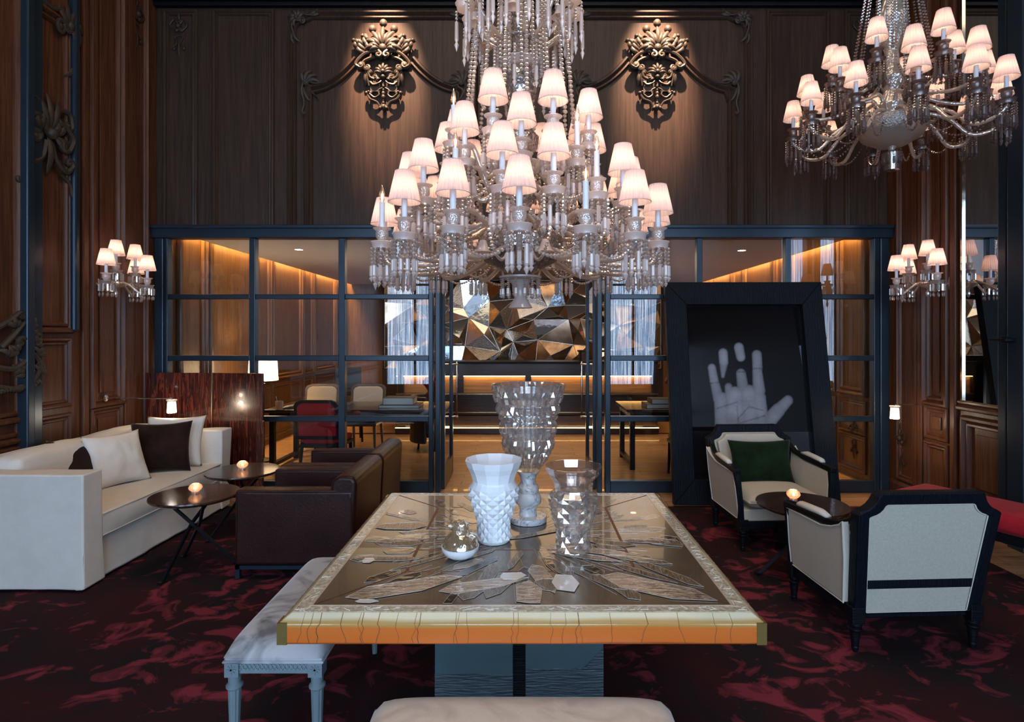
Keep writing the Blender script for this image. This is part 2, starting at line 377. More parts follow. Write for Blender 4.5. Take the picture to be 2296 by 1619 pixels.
# ---- front wall above the glass screen
wf = struct(MB().box(XL-.2, XR+.2, YF, YF+.2, 2.78, ZT), 'wall_front', MW_front)
def nrect(px0, px1, py0, zb=2.805):
    a, b, t_ = fx(px0), fx(px1), fz(py0)
    return [(b, zb), (b, t_), (a, t_), (a, zb)]
for a, b, t_ in ((367, 434, 24), (478, 606, 24), (1727, 1858, 24), (1903, 1968, 24)):
    moulding(wf, nrect(a, b, t_), mpF, MW_front, closed=False)
def big_panel(c):
    hw = 209
    x0, x1 = c-hw, c+hw; top = 30; n = 34
    pts = [(x0, 507), (x0, top+n+14)]
    for k in range(9):
        a = PI/2*k/8; pts.append((x0+n*(1-cos(a)) , top+n+6-(n)*sin(a)*1.0) if False else (x0+n-n*cos(a), top+6+n-n*sin(a)))
    pts.append((x0+n+10, top))
    L = [(p[0], p[1]) for p in pts]; Rr = [(2*c-p[0], p[1]) for p in reversed(L)]
    pts = L+Rr
    P = [(fx(x), fz(y)) for x, y in pts][::-1]
    moulding(wf, P, mpF, MW_front, PROFB, closed=False)
    # inner ogee-headed frame
    xi = c-172
    q = [(xi, 507), (xi, 203), (xi+8, 198)]
    for k in range(13):
        t_ = k/12; x = xi+8+(c-62-xi-8)*t_
        y = 198-66*(t_**2.0)*.9-8*t_; q.append((x, y))
    Rr = [(2*c-p[0], p[1]) for p in reversed(q)]
    for half in (q, Rr):
        moulding(wf, [(fx(x), fz(y)) for x, y in half][::-1], mpF, MW_front, PROFB, closed=False)
for c in (861, 1472): big_panel(c)
struct(MB().box(XL, XR, YF-.10, YF, fz(4), fz(-12)).box(XL, XR, YF-.06, YF, fz(14), fz(4)), 'trim_1', M_black, bevel=.01)

# ---- carved work -------------------------------------------------------------
def leaf(mb, x, z, ang, ln, w, d=.03, curl=0.0, y0=0.0, n=7):
    """one pointed acanthus lobe lying on the wall, its tip curling outwards"""
    pts = []; rr = []
    for k in range(n):
        t_ = k/(n-1); a = ang+curl*t_*t_
        pts.append((x+ln*t_*cos(a), -(y0+d*(.35+.9*sin(PI*min(1, t_*.95+.05)))), z+ln*t_*sin(a)))
        rr.append(w*(.35+.65*sin(PI*(.12+.80*t_)))*(1 if t_ < .95 else .5))
    mb.tube(pts, rr, 6, flat=.6, up=(0, 1, 0))
def scroll(mb, pts, w0, w1, d=.03, volute=0.0, turns=1.2, flip=1, ball=True):
    """smooth C or S stem ending in a volute"""
    P = [Vector((p[0], 0, p[1])) for p in pts]; out = []
    n = len(P)
    for i in range(n-1):
        p0 = P[max(i-1, 0)]; p1 = P[i]; p2 = P[i+1]; p3 = P[min(i+2, n-1)]
        for k in range(5):
            t_ = k/5
            out.append(.5*((2*p1)+(p2-p0)*t_+(2*p0-5*p1+4*p2-p3)*t_*t_+(3*p1-p0-3*p2+p3)*t_**3))
    out.append(P[-1])
    if volute:
        d0 = (out[-1]-out[-2]).normalized(); nrm = Vector((-d0.z, 0, d0.x))*flip
        c = out[-1]+nrm*volute; a0 = math.atan2(-nrm.z, -nrm.x)
        for k in range(1, 16):
            t_ = k/15; a = a0+flip*turns*2*PI*t_; r = volute*(1-.8*t_)
            out.append(Vector((c.x+r*cos(a), 0, c.z+r*sin(a))))
    N = len(out); pp = []; rr = []
    for k, p in enumerate(out):
        t_ = k/(N-1); pp.append((p.x, -d*(.6+.4*sin(PI*t_)), p.z)); rr.append(w0+(w1-w0)*t_)
    mb.tube(pp, rr, 6)
    if volute and ball: mb.ball(pp[-1], w1*1.9, 8, 5)
def cartouche_mesh():
    mb = MB(); u = fx(1176)-fx(1175)   # one pixel on the wall
    S = lambda L_: [(x*u, z*u) for x, z in L_]
    # great shell
    for k in range(-7, 8):
        a = PI/2-k*R(13.5); ln = (52-abs(k)*2.2)*u if k % 2 == 0 else (40-abs(k)*1.5)*u
        leaf(mb, k*.8*u, 38*u, a, ln, 5.2*u, .045, curl=-.35*(k/7), y0=.01)
    for k, (x, z, r_) in enumerate([(0, 95, 9), (-24, 82, 9), (24, 82, 9), (-40, 66, 6), (40, 66, 6)]):
        mb.ball((x*u, -.03, z*u), r_*u, 8, 6, (1, .6, 1))
    mb.ball((0, -.05, 38*u), 9*u, 10, 7, (1, .6, 1))
    for s_ in (-1, 1):
        F = lambda L_: [(s_*x*u, z*u) for x, z in L_]
        for x, z, a, ln, c_ in ((22, 34, 25, 34, .8), (30, 40, 42, 34, .5), (38, 36, 12, 30, 1.0), (44, 44, 50, 26, -.4), (40, 30, -6, 26, 1.2), (52, 42, 75, 24, -.7), (58, 36, 60, 22, .5), (34, 52, 80, 20, -.6)):
            leaf(mb, s_*x*u, z*u, R(a) if s_ > 0 else PI-R(a), ln*u, 5*u, .035, curl=c_*s_)
        mb.ball((s_*66*u, -.03, 56*u), 5*u, 8, 5); mb.ball((s_*46*u, -.03, 66*u), 5*u, 8, 5)
        scroll(mb, F([(3, 14), (16, 30), (38, 26), (54, 12), (60, 0), (52, -6)]), 3*u, 4.5*u, .05, 7*u, 1.0, flip=-s_)
        scroll(mb, F([(12, 34), (4, 26)]), 4*u, 2.5*u, .06, 6.5*u, 1.3, flip=s_)
        scroll(mb, F([(20, 20), (34, 14), (44, 6), (42, -6)]), 4*u, 3*u, .04, 7*u, 1.1, flip=-s_)
        scroll(mb, F([(38, 2), (40, -10), (36, -24), (33, -44)]), 3.2*u, 2*u, .03)
        leaf(mb, s_*38*u, -2*u, R(-85) if s_ > 0 else PI+R(85), 40*u, 5*u, .02)
        # lower small shell wings
        for k in range(6):
            leaf(mb, s_*6*u, -26*u, (R(65-k*22) if s_ > 0 else PI-R(65-k*22)), (21-k*.8)*u, 3*u, .035, curl=.5*s_)
        scroll(mb, F([(10, -26), (20, -30), (30, -26), (33, -16)]), 3*u, 3*u, .035, 4*u, 1, flip=s_)
        scroll(mb, F([(30, -34), (22, -42), (10, -38), (4, -32)]), 3.4*u, 2*u, .03)
        mb.box(min(s_*8, s_*30)*u, max(s_*8, s_*30)*u, -.02, 0, -56*u, -44*u)
        scroll(mb, F([(3, -48), (12, -54), (10, -64), (20, -70), (31, -62)]), 1.8*u, 2.2*u, .025, 3.5*u, 1, flip=s_)
        scroll(mb, F([(37, -60), (30, -74), (14, -82), (6, -96)]), 2.6*u, 2.6*u, .03)
        mb.ball((s_*38*u, -.02, -60*u), 4.4*u, 8, 5); mb.ball((s_*33*u, -.03, -58*u), 3*u, 8, 5)
        leaf(mb, 0, -86*u, R(-90+s_*38), 16*u, 4*u, .02)
    for k in range(-3, 4):
        leaf(mb, 0, -18*u, PI/2-k*R(26), (27-abs(k)*1.6)*u, 3.2*u, .045)
    mb.ball((0, -.05, -14*u), 5*u, 10, 6, (1, .6, 1)); mb.ball((0, -.04, -26*u), 5*u, 8, 5)
    for z, r_ in ((-46, 2.8), (-54, 2.2), (-62, 4), (-70, 4.6), (-78, 2.6)): mb.ball((0, -.03, z*u), r_*u, 8, 5, (1, 1, 1.4))
    leaf(mb, 0, -84*u, R(-90), 17*u, 5*u, .03); leaf(mb, 0, -88*u, PI/2, 10*u, 3*u, .03)
    for x in (-7, 0, 7): mb.ball((x*u, -.025, -94*u), 4*u, 8, 5)
    return mb.mesh('carved_cartouche', M_carve, True, 50)
cme = cartouche_mesh()
for c, lab in ((861, 'carved rocaille shell cartouche on the dark wall, left of the big chandelier stem'), (1472, 'carved rocaille shell cartouche on the dark wall, right of the big chandelier stem')):
    o = bpy.data.objects.new('carved_cartouche', cme); C.objects.link(o); o.location = (fx(c), YF-.028, fz(150)); o.scale = (1, 1.3, 1)
    tag(o, lab, 'wall carving', 'spotlit carved cartouches')
    sp = light('SPOT', 'ceiling_or_fill_spot', (fx(c), YF-1.0, ZT-.08), 2100, (1, .64, .42), spot_size=R(27), spot_blend=.9, shadow_soft_size=.03)
    aim(sp, (fx(c), YF, fz(165)))
def corner_mesh(kind=0):
    mb = MB()
    if kind == 0:    # top corner bouquet
        scroll(mb, [(-.02, -.20), (-.05, -.10), (-.03, -.03), (.05, .0)], .010, .012, .03, .035, 1.2, -1)
        scroll(mb, [(.22, .05), (.12, .03), (.05, .05), (0, .02)], .009, .012, .03, .035, 1.2, 1)
        for a in (60, 100, 150, 190, 230, 20): leaf(mb, -.0, .0, R(a), .10, .018, .03, .5)
        for a in (-70, -100): leaf(mb, -.05, -.14, R(a), .13, .014, .02, .3)
        for a in (10, -15): leaf(mb, .12, .04, R(a), .12, .014, .02, .4)
        mb.ball((.0, -.035, .0), .022, 8, 5)
    elif kind == 1:  # crest on the ogee shoulder
        for a in (35, 65, 95, 125): leaf(mb, 0, 0, R(a), .15, .02, .03, -.5)
        scroll(mb, [(.20, .02), (.10, .0), (.03, .03)], .010, .014, .03, .03, 1.1, 1)
        scroll(mb, [(-.02, .02), (-.04, -.08), (-.01, -.2), (-.03, -.30)], .014, .008, .03, .022, 1.1, 1)
        for a in (-75, -95): leaf(mb, -.03, -.03, R(a), .17, .016, .02, .2)
    else:            # hanging drop
        for s_ in (-1, 1):
            scroll(mb, [(0, .14), (s_*.05, .16), (s_*.09, .10), (s_*.04, .04)], .008, .010, .015, .022, 1.1, -s_)
            scroll(mb, [(0, .0), (s_*.04, -.03), (s_*.02, -.09), (s_*.06, -.13)], .006, .008, .012, .018, 1, -s_)
            leaf(mb, 0, .1, R(90-s_*35), .08, .014, .012)
        leaf(mb, 0, .16, R(90), .08, .012, .012); leaf(mb, 0, -.06, R(-90), .17, .012, .012); mb.ball((0, -.02, .09), .03, 8, 5)
    return mb.mesh('carved_ornament', M_carve if kind < 2 else MW_front, True, 50)
cm = [corner_mesh(k) for k in range(3)]
def orn(me, par, M): return inst(me, 'carved_ornament', par, M)
for c in (861, 1472):
    for s_ in (-1, 1):
        orn(cm[0], wf, Matrix.Translation((fx(c+s_*196), YF-.02, fz(40))) @ Matrix.Diagonal((-s_, 1, 1, 1)))
        orn(cm[1], wf, Matrix.Translation((fx(c+s_*176), YF-.03, fz(188))) @ Matrix.Diagonal((-s_, 1, 1, 1)))
for px, py in ((397, 75), (1936, 75)):
    orn(cm[2], wf, Matrix.Translation((fx(px), YF, fz(py))))

# ---- side walls with raised panels
MSP = MW_side
wl = struct(MB().box(XL-.2, XL, -4.2, 13.2, 0, ZT), 'wall_left', MSP)
wr = struct(MB().box(XR, XR+.2, -4.2, 13.2, 0, ZT), 'wall_right', MSP)
lz = lambda py, Y: EYE-(py-VY)/FOC*Y
yl = lambda px: XL*FOC/(px-VX)
yr = lambda px: XR*FOC/(px-VX)
def side_panels(wall, mp, Y, X, s_):
    # stiles and rails: narrow bay by the corner, wide bay with sconce, bay behind the post
    MD = lambda a, b, z0, z1, pr=PROF: moulding(wall, rect(a, b, z0, z1), mp, MSP, pr)
    def fillet(a, b, z0, z1, h=.015): MB().prism(rect(a, b, z0, z1), 0, h, mp).obj('raised_panel', MSP, parent=wall, bevel=.006)
    a, b = Y[0]+.03, Y[1]-.03                       # sconce bay
    MD(a, b, 1.03, 6.0, PROFB); fillet(a+.09, b-.09, 1.12, 5.9)
    MD(a, b, .70, .96); fillet(a+.07, b-.07, .77, .89)
    MD(a, b, .20, .62)
    c, d = Y[2]+.03, Y[3]-.03                       # corner bay
    MD(c, d, .20, 5.9)
    for e in (Y[1]+.05, Y[0]-.07, Y[2]-.03):
        MB().prism(rect(e-.035, e+.035, .1, 6.2), 0, .035, mp).obj('panel_moulding', MSP, parent=wall, bevel=.012)
    MB().sweep([(-4.0, .12), (6.1, .12)], [(-.12, 0), (-.12, .03), (.0, .03), (.03, .012), (.04, 0)], mp, False).obj('skirting', MSP, parent=wall)
side_panels(wl, mpL, (yl(199), yl(272), yl(292), yl(330)), XL, 1)
# bay with the arched head beside the left post
y0, y1 = yl(40), yl(150)
zc = lz(744, 4.9)
moulding(wl, rect(y0, y1, zc-.0+.03, lz(40, 4.8)), mpL, MSP, PROFB)
moulding(wl, rect(y0, y1, lz(905, 4.9), zc-.08), mpL, MSP, PROF)
moulding(wl, rect(y0, y1, .2, lz(935, 4.9)), mpL, MSP, PROF)
MLx = Matrix.Rotation(R(90), 4, 'Z')   # carvings turned onto the left wall (facing +X)
MRx = Matrix.Rotation(R(-90), 4, 'Z')
def swirl_mesh():
    mb = MB()
    for s_ in (-1, 1):
        scroll(mb, [(s_*.01, .0), (s_*.09, .08), (s_*.17, .02), (s_*.14, -.06)], .02, .015, .035, .035, 1.2, -s_)
        scroll(mb, [(s_*.02, .05), (s_*.06, .16), (s_*.15, .17), (s_*.17, .10)], .016, .012, .03, .03, 1.1, -s_)
        scroll(mb, [(s_*.02, -.05), (s_*.05, -.15), (s_*.12, -.20), (s_*.17, -.16)], .018, .012, .03, .03, 1.1, s_)
        scroll(mb, [(s_*.10, -.22), (s_*.16, -.26), (s_*.18, -.33)], .014, .010, .02, .02, 1, s_)
        for a in (40, 75, -30, -65): leaf(mb, s_*.05, .0, R(a) if s_ > 0 else PI-R(a), .13, .02, .03, .6*s_)
    for a in (90, -90, 70, 110): leaf(mb, 0, 0, R(a), .24, .022, .03)
    mb.ball((0, -.04, 0), .035, 10, 6)
    return mb.mesh('carved_ornament', M_carve, True, 50)
swm = swirl_mesh()
orn(swm, wl, Matrix.Translation((XL+.01, 4.71, lz(300, 4.72))) @ MLx @ Matrix.Scale(1.35, 4))
orn(cm[0], wl, Matrix.Translation((XL+.02, y1-.02, lz(55, 4.9))) @ MLx @ Matrix.Diagonal((-1.6, 1, 1.8, 1)))
orn(cm[2], wl, Matrix.Translation((XL, yl(305), lz(50, 5.8))) @ MLx @ Matrix.Scale(1.1, 4))
# big carved spray low on the near left wall
def spray_mesh():
    mb = MB(); random.seed(3)
    scroll(mb, [(-.30, -.30), (-.05, -.34), (.12, -.26), (.20, -.10), (.12, .02)], .035, .02, .05, .06, 1.1, 1)
    scroll(mb, [(-.30, -.1), (-.12, -.12), (.04, -.02), (.06, .14), (-.02, .20)], .03, .02, .06, .05, 1.2, 1)
    scroll(mb, [(-.25, .1), (-.12, .22), (.02, .36), (.14, .30)], .03, .02, .05, .04, 1, -1)
    scroll(mb, [(-.3, .3), (-.15, .38), (-.05, .46)], .03, .02, .04, .04, 1, -1)
    for x, z, a in ((.08, .32, 50), (.14, .12, 40), (.18, .0, 60), (.16, -.12, 20), (.2, -.2, 65), (.05, -.14, 120), (-.05, .05, 150), (-.1, .3, 100), (.1, .22, 10), (.05, -.3, -10), (-.08, -.2, 40), (-.18, .0, 80)):
        for k in (-1, 0, 1): leaf(mb, x, z, R(a+k*32), .14-.02*abs(k), .028, .05, .5*k)
    for k in range(16): leaf(mb, -.32+k*.034, -.40+.05*sin(k*.5)*.3+.004*k, R(150-k*5), .09, .018, .05, .4)
    return mb.mesh('carved_spray', M_carve, True, 55)
o = inst(spray_mesh(), 'carved_spray', None, Matrix.Translation((XL+.035, 4.44, lz(800, 4.4))) @ MLx @ Matrix.Scale(.72, 4))
tag(o, 'large carved leaf spray low on the left wall beside the blue steel post', 'wall carving')
for z in (1.02, .86, .80):
    moulding(wl, [(-3.9, z), (4.50, z)], mpL, MSP, PROFB, closed=False)
struct(MB().box(XL, XL+.10, 4.44, 4.51, 0, ZT).box(XL, XL+.06, 4.51, 4.63, 0, ZT), 'trim_2', M_steel, bevel=.01)
struct(MB().box(XL, XL+.07, yl(150), yl(163), lz(744, 4.9), ZT), 'trim_3', M_steel, bevel=.02)

side_panels(wr, mpR, (yr(2130), yr(2075), yr(2056), yr(2013)), XR, -1)
# right: tall mirror between wood stiles, dado below
ym0, ym1 = 3.6, yr(2166)
zm = lz(902, ym1)
mr = struct(MB().box(XR-.02, XR, ym0, ym1, zm, 6.1), 'trim_4', M_mirror)
struct(MB().box(XR-.035, XR, ym1, ym1+.02, zm, 6.1), 'trim_5', M_chrome)
moulding(wr, [(ym0, zm-.03), (ym1+.06, zm-.03)], mpR, MSP, PROFB, closed=False)
moulding(wr, rect(4.0, ym1-.02, .25, zm-.16), mpR, MSP, PROFB)
MB().prism(rect(4.1, ym1-.12, .35, zm-.26), 0, .015, mpR).obj('raised_panel', MSP, parent=wr, bevel=.006)
struct(MB().box(XR-.06, XR-.02, 4.57, 4.656, 0, ZT).box(XR-.09, XR-.03, 4.38, 4.53, 0, ZT), 'trim_6', M_steel, bevel=.01)
hb = MB().cbox((XR-.13, 4.52, 1.615), (.09, .16, .022)).cbox((XR-.105, 4.52, 1.615), (.03, .05, .05))
tag(hb.obj('latch_plate', M_black, bevel=.004), 'small black latch on the blue steel post at the right edge', 'latch')
for yy, z, wall, X, MM in ((yl(305), 0, None, 0, 0), (5.93, .50, wr, XR, MRx)):
    if wall: orn(cm[2], wall, Matrix.Translation((X, yy, z)) @ MM @ Matrix.Diagonal((.9, 1, 1.1, 1)))

# ---- rear wall (behind the camera) with tall daylit windows, the middle one added as extra light
wb = MB()
WIN = [(-3.75, -2.2), (-1.1, 1.1), (2.2, 3.75)]
xs = [XL-.2]+[a for w in WIN for a in w]+[XR+.2]
for i in range(0, len(xs), 2): wb.box(xs[i], xs[i+1], -3.8, -3.6, 0, ZT)
for a, b in WIN: wb.box(a, b, -3.8, -3.6, 0, .3).box(a, b, -3.8, -3.6, 4.9, ZT)
struct(wb, 'wall_rear', MW_side)
def mk_window():
    m, t, out, N, L = nt('daylit_sheer_window')
    tc = N('ShaderNodeTexCoord'); mp = N('ShaderNodeMapping'); L(tc.outputs['Object'], mp.inputs[0]); mp.inputs['Scale'].default_value = (1, 1, .02)
    n = N('ShaderNodeTexNoise', Scale=38, Detail=3); L(mp.outputs[0], n.inputs['Vector'])
    w = N('ShaderNodeTexNoise', Scale=.7, Detail=1); L(tc.outputs['Object'], w.inputs['Vector'])
    r = ramp(N, [(.36, (.07, .14, .26, 1)), (.50, (.30, .50, .82, 1)), (.62, (1.0, 1.16, 1.32, 1))]); L(n.outputs['Fac'], r.inputs[0])
    e = N('ShaderNodeEmission', Strength=WINDOW); L(r.outputs[0], e.inputs[0]); L(e.outputs[0], out.inputs[0]); return m
WINDOW = 8.2
M_win = mk_window()
for i, (a, b) in enumerate(WIN):
    mb = MB(); n = 60; vs = []; fs = []
    for k in range(n+1):
        x = a+(b-a)*k/n; y = -3.70+.035*sin(k*PI/1.5); vs += [(x, y, .3), (x, y, 4.9)]
    for k in range(n): fs.append((2*k, 2*k+2, 2*k+3, 2*k+1))
    mb.add(vs, fs); w = struct(mb, 'window_%d' % (i+1), M_win)
    MB().box(a-.05, b+.05, -3.60, -3.55, .24, .32).box(a-.05, b+.05, -3.60, -3.55, 4.85, 4.95).box(a-.04, a+.02, -3.60, -3.55, .3, 4.9).box(b-.02, b+.04, -3.60, -3.55, .3, 4.9).box((a+b)/2-.03, (a+b)/2+.03, -3.60, -3.56, .3, 4.9).box(a, b, -3.6, -3.56, 3.0, 3.06).obj('window_frame', M_steel, parent=w)

# ---- glazed steel screen between the two rooms
ZH = fz(535)
part_ = tag(thing('wall_partition', None, None), kind='structure')
del_keys = [k for k in ('label', 'category') if k in part_.keys()]
MB().box(XL, XR, 6.05, 6.20, ZH, 2.80).box(XL, XR, 6.02, 6.22, 2.765, 2.80).obj('header_beam', M_steel, parent=part_, bevel=.006)
for a, b in ((352, 372), (1968, 1988)):
    MB().box(fx(a), fx(b), 6.06, 6.19, 0, ZH).obj('jamb', M_steel, parent=part_, bevel=.01)
GX = {'L': [372, 380, 562, 575, 761, 775, 962, 972], 'R': [1356, 1368, 1561, 1573, 1759, 1771, 1956, 1968]}
rails = [(660, 671), (797, 809), (933, 945)]
for side in 'LR':
    g = GX[side]
    for k in range(0, 8, 2):
        MB().box(fx(g[k]), fx(g[k+1]), 6.075, 6.165, 0, ZH).obj('mullion', M_steel, parent=part_, bevel=.006)
    for k in range(1, 7, 2):
        for (r0, r1) in rails:
            MB().box(fx(g[k]), fx(g[k+1]), 6.085, 6.155, fz(r1), fz(r0)).obj('glazing_bar', M_steel, parent=part_, bevel=.006)
        MB().box(fx(g[k]), fx(g[k+1]), 6.08, 6.16, .0, fz(1077)).obj('kick_rail', M_steel, parent=part_, bevel=.006)
        zz = [fz(1077)]+[v for r0, r1 in reversed(rails) for v in (fz(r1), fz(r0))]+[ZH]
        for q in range(0, 8, 2):
            vs = [(fx(g[k]), 6.12, zz[q]), (fx(g[k+1]), 6.12, zz[q]), (fx(g[k+1]), 6.12, zz[q+1]), (fx(g[k]), 6.12, zz[q+1])]
            MB().add(vs, [(0, 1, 2, 3)]).obj('glass_pane', M_glass, parent=part_)
for a, b in ((977, 988), (1338, 1349)):
    MB().box(fx(a), fx(b), 6.07, 6.17, 0, ZH).obj('door_post', M_steel, parent=part_, bevel=.006)
for i, (px, s_) in enumerate(((990, 1), (1336, -1))):
    X = fx(px)
    d = thing('door_%d' % (i+1), None, None); d['kind'] = 'structure'; d.location = (X, 6.2, 0)
    W = .76
    fr = MB().box(-.02, .02, 0, .05, .01, ZH-.02).box(-.02, .02, W-.05, W, .01, ZH-.02).box(-.02, .02, .05, W-.05, ZH-.09, ZH-.02)
    fr.obj('door_frame', M_steel, parent=d, bevel=.004)
    MB().box(-.018, .018, .05, W-.05, .01, .22).obj('kick_plate', M_darkwood, parent=d)
    MB().add([(0, .05, .22), (0, W-.05, .22), (0, W-.05, ZH-.09), (0, .05, ZH-.09)], [(0, 1, 2, 3)]).obj('door_glass', M_doorglass, parent=d)
    for q in (-1, 1):
        h = MB().tube([(q*.075, W-.1, .66), (q*.075, W-.1, 1.34)], .011, 12)
        for z in (.69, 1.31): h.tube([(q*.02, W-.1, z), (q*.078, W-.1, z)], .012, 10).ball((q*.075, W-.1, z), .017)
        h.obj('door_handle', M_chrome, parent=d, smooth=True, ang=50)
# ================================================================== BACK ROOM
YB = 12.6
struct(MB().box(XL-.2, XR+.2, YB, YB+.2, 0, 3.2), 'wall_back', MW_back)
cz = 2.76
struct(MB().box(XL+.14, XR-.14, 6.35, YB, cz, cz+.05).box(XL-.2, XR+.2, 6.35, YB+.2, 3.1, 3.15), 'ceiling_back', pmat('pale_plaster', (.62, .58, .54, 1), rough=.8))
M_cove = emat('cove_light', (1, .56, .16, 1), 100)
for X, s_ in ((XL, 1), (XR, -1)):
    o = MB().box(min(X+s_*.02, X+s_*.12), max(X+s_*.02, X+s_*.12), 6.4, YB-.1, 2.95, 2.97).obj('cove_light', M_cove)
    tag(o, 'warm cove light strip above the %s wall of the back room' % ('left' if s_ > 0 else 'right'), 'light strip')
    # honey panelling skin inside the back room
    w = struct(MB().box(min(X, X+s_*.03), max(X, X+s_*.03), 6.2, YB, 0, 3.1), 'wall_%s_inner' % ('left' if s_ > 0 else 'right'), MW_back)
    mp = (lambda u, v, h: (XL+.03+h, u, v)) if s_ > 0 else (lambda u, v, h: (XR-.03-h, u, v))
    y = 6.5
    for k, wd in enumerate((.5, 1.1, .4, 1.1, .4, 1.1, .4)):
        moulding(w, rect(y, y+wd, 1.0, 3.0), mp, MW_back, PROFB)
        moulding(w, rect(y, y+wd, .55, .88), mp, MW_back, PROF)
        moulding(w, rect(y, y+wd, .12, .48), mp, MW_back, PROF)
        y += wd+.14
    if s_ < 0: orn(cm[2], w, Matrix.Translation((XR-.03, 6.72, .45)) @ MRx @ Matrix.Diagonal((.9, 1, 1.0, 1)))
dl = []
for px, py in ((670, 559), (1663, 561), (1165, 612), (900, 600), (1420, 600)):
    Y = (cz-EYE)*FOC/(VY-py); x = (px-VX)/FOC*Y
    o = thing('downlight', 'round recessed downlight in the pale back room ceiling', 'ceiling light', (x, Y, cz), 0, 'back room downlights')
    MB().lathe([(.055, -.006), (.05, -.006), (.05, 0)], 20, caps=False).obj('trim_ring', M_chrome, parent=o)
    MB().lathe([(.0, -.004), (.05, -.004)], 20, caps=False).obj('diffuser', emat('downlight_glow', (1, .85, .65, 1), 12) if not dl else dl[0], parent=o)
    if not dl: dl.append(bpy.data.materials['downlight_glow'])
light('AREA', 'ceiling_glow', (0, 9.0, cz-.02), 60, (1, .72, .45), shape='RECTANGLE', size=5, size_y=3)
# bar counter
bar = thing('bar_counter', 'long dark bar counter with glowing amber underlit front panels', 'bar', (0, 9.75, 0))
bl, br_ = -2.15, 2.25
MB().box(bl, br_, -.02, .65, 1.17, 1.21).obj('bar_top', M_black, parent=bar, bevel=.006)
MB().box(bl, br_, .0, .6, .97, 1.17).obj('fascia', M_darkwood, parent=bar)
MB().box(bl, br_, .08, .6, .12, .97).obj('bar_front', M_oak, parent=bar)
MB().box(bl, br_, .02, .08, .30, .68).box(bl, br_, -.10, .5, .0, .10).box(bl, br_, 0, .1, .12, .30).obj('lower_front', M_darkwood, parent=bar, bevel=.01)
MB().box(bl, br_, -.03, .0, .655, .675).box(bl, br_, -.03, .0, .35, .365).obj('foot_rail', M_gilt, parent=bar)
for x in (bl+.02, -1.12, .02, 1.1, br_-.1):
    MB().box(x, x+.10, .005, .09, .66, .97).obj('post', M_darkwood, parent=bar)
M_under = emat('bar_underlight', (1, .55, .16, 1), 10)
MB().box(bl, br_, .02, .06, .955, .968).box(bl, br_, -.08, -.04, .102, .108).obj('light_strip', M_under, parent=bar)
ul = light('AREA', 'underlight_glow', (0, .03, .12), 8, (1, .6, .25), parent=bar, shape='RECTANGLE', size=4, size_y=.05); ul.rotation_euler = (R(-110), 0, 0)
struct(MB().box(-3.9, 3.86, 9.72, 9.70, .0, .015), 'trim_7', M_darkwood)
# faceted mirror wall behind the bar
def facet_wall():
    random.seed(11)
    x0, x1, z0, z1 = -2.75, 2.70, 1.0, 2.74; nx, nz = 11, 4; V = []
    for j in range(nz+1):
        for i in range(nx+1):
            x = x0+(x1-x0)*i/nx; z = z0+(z1-z0)*j/nz; ins = 0 < i < nx and 0 < j < nz
            if ins: x += random.uniform(-.17, .17)+(.2 if j % 2 else 0); z += random.uniform(-.13, .13)
            V.append((x, random.uniform(-.05, .07) if ins else 0, z))
    mb = MB(); W = nx+1; mb.v = V
    for j in range(nz):
        for i in range(nx):
            q = [j*W+i, j*W+i+1, (j+1)*W+i+1, (j+1)*W+i]
            if random.random() < .75:
                c = sum((Vector(V[k]) for k in q), Vector())/4+Vector((random.uniform(-.13, .13), random.uniform(-.22, -.05), random.uniform(-.1, .1)))
                mb.v.append(tuple(c)); n_ = len(mb.v)-1; tr = [(q[k], q[(k+1) % 4], n_) for k in range(4)]
            else: tr = [(q[0], q[1], q[2]), (q[0], q[2], q[3])]
            for t_ in tr: mb.f.append(t_); mb.m.append(random.choice((0, 0, 1, 1, 2, 3, 4)))
    mats = [pmat('mirror_facet_bronze', (.62, .42, .27, 1), rough=.10, metal=.9, var=.5, vscale=4), pmat('mirror_facet_silver', (.72, .74, .76, 1), rough=.06, metal=.95, bump=.2, bscale=10),
        pmat('mirror_facet_hammered', (.55, .52, .48, 1), rough=.2, metal=.85, bump=.8, bscale=45), pmat('mirror_facet_smoked', (.34, .25, .19, 1), rough=.12, metal=.9, var=.6, vscale=5), pmat('mirror_facet_steel', (.52, .62, .70, 1), rough=.12, metal=.9, bump=.5, bscale=8)]
    o = mb.obj('faceted_mirror', mats, loc=(0, 11.45, 0))
    E = MB()
    for f in mb.f:
        for k in range(3): a, b = Vector(mb.v[f[k]]), Vector(mb.v[f[(k+1) % 3]]); E.tube([a+Vector((0, -.004, 0)), b+Vector((0, -.004, 0))], .0045, 4)
    E.obj('facet_seam', pmat('pale_bevel', (.8, .72, .6, 1), rough=.2, metal=.8), parent=o)['kind'] = 'stuff'
    return o
fw = facet_wall(); tag(fw, 'wide wall sculpture of crumpled bronze and silver mirror facets behind the bar', 'mirror sculpture')
struct(MB().box(-2.85, 2.8, 11.66, 11.75, 0, cz), 'wall_bar', M_darkwood)
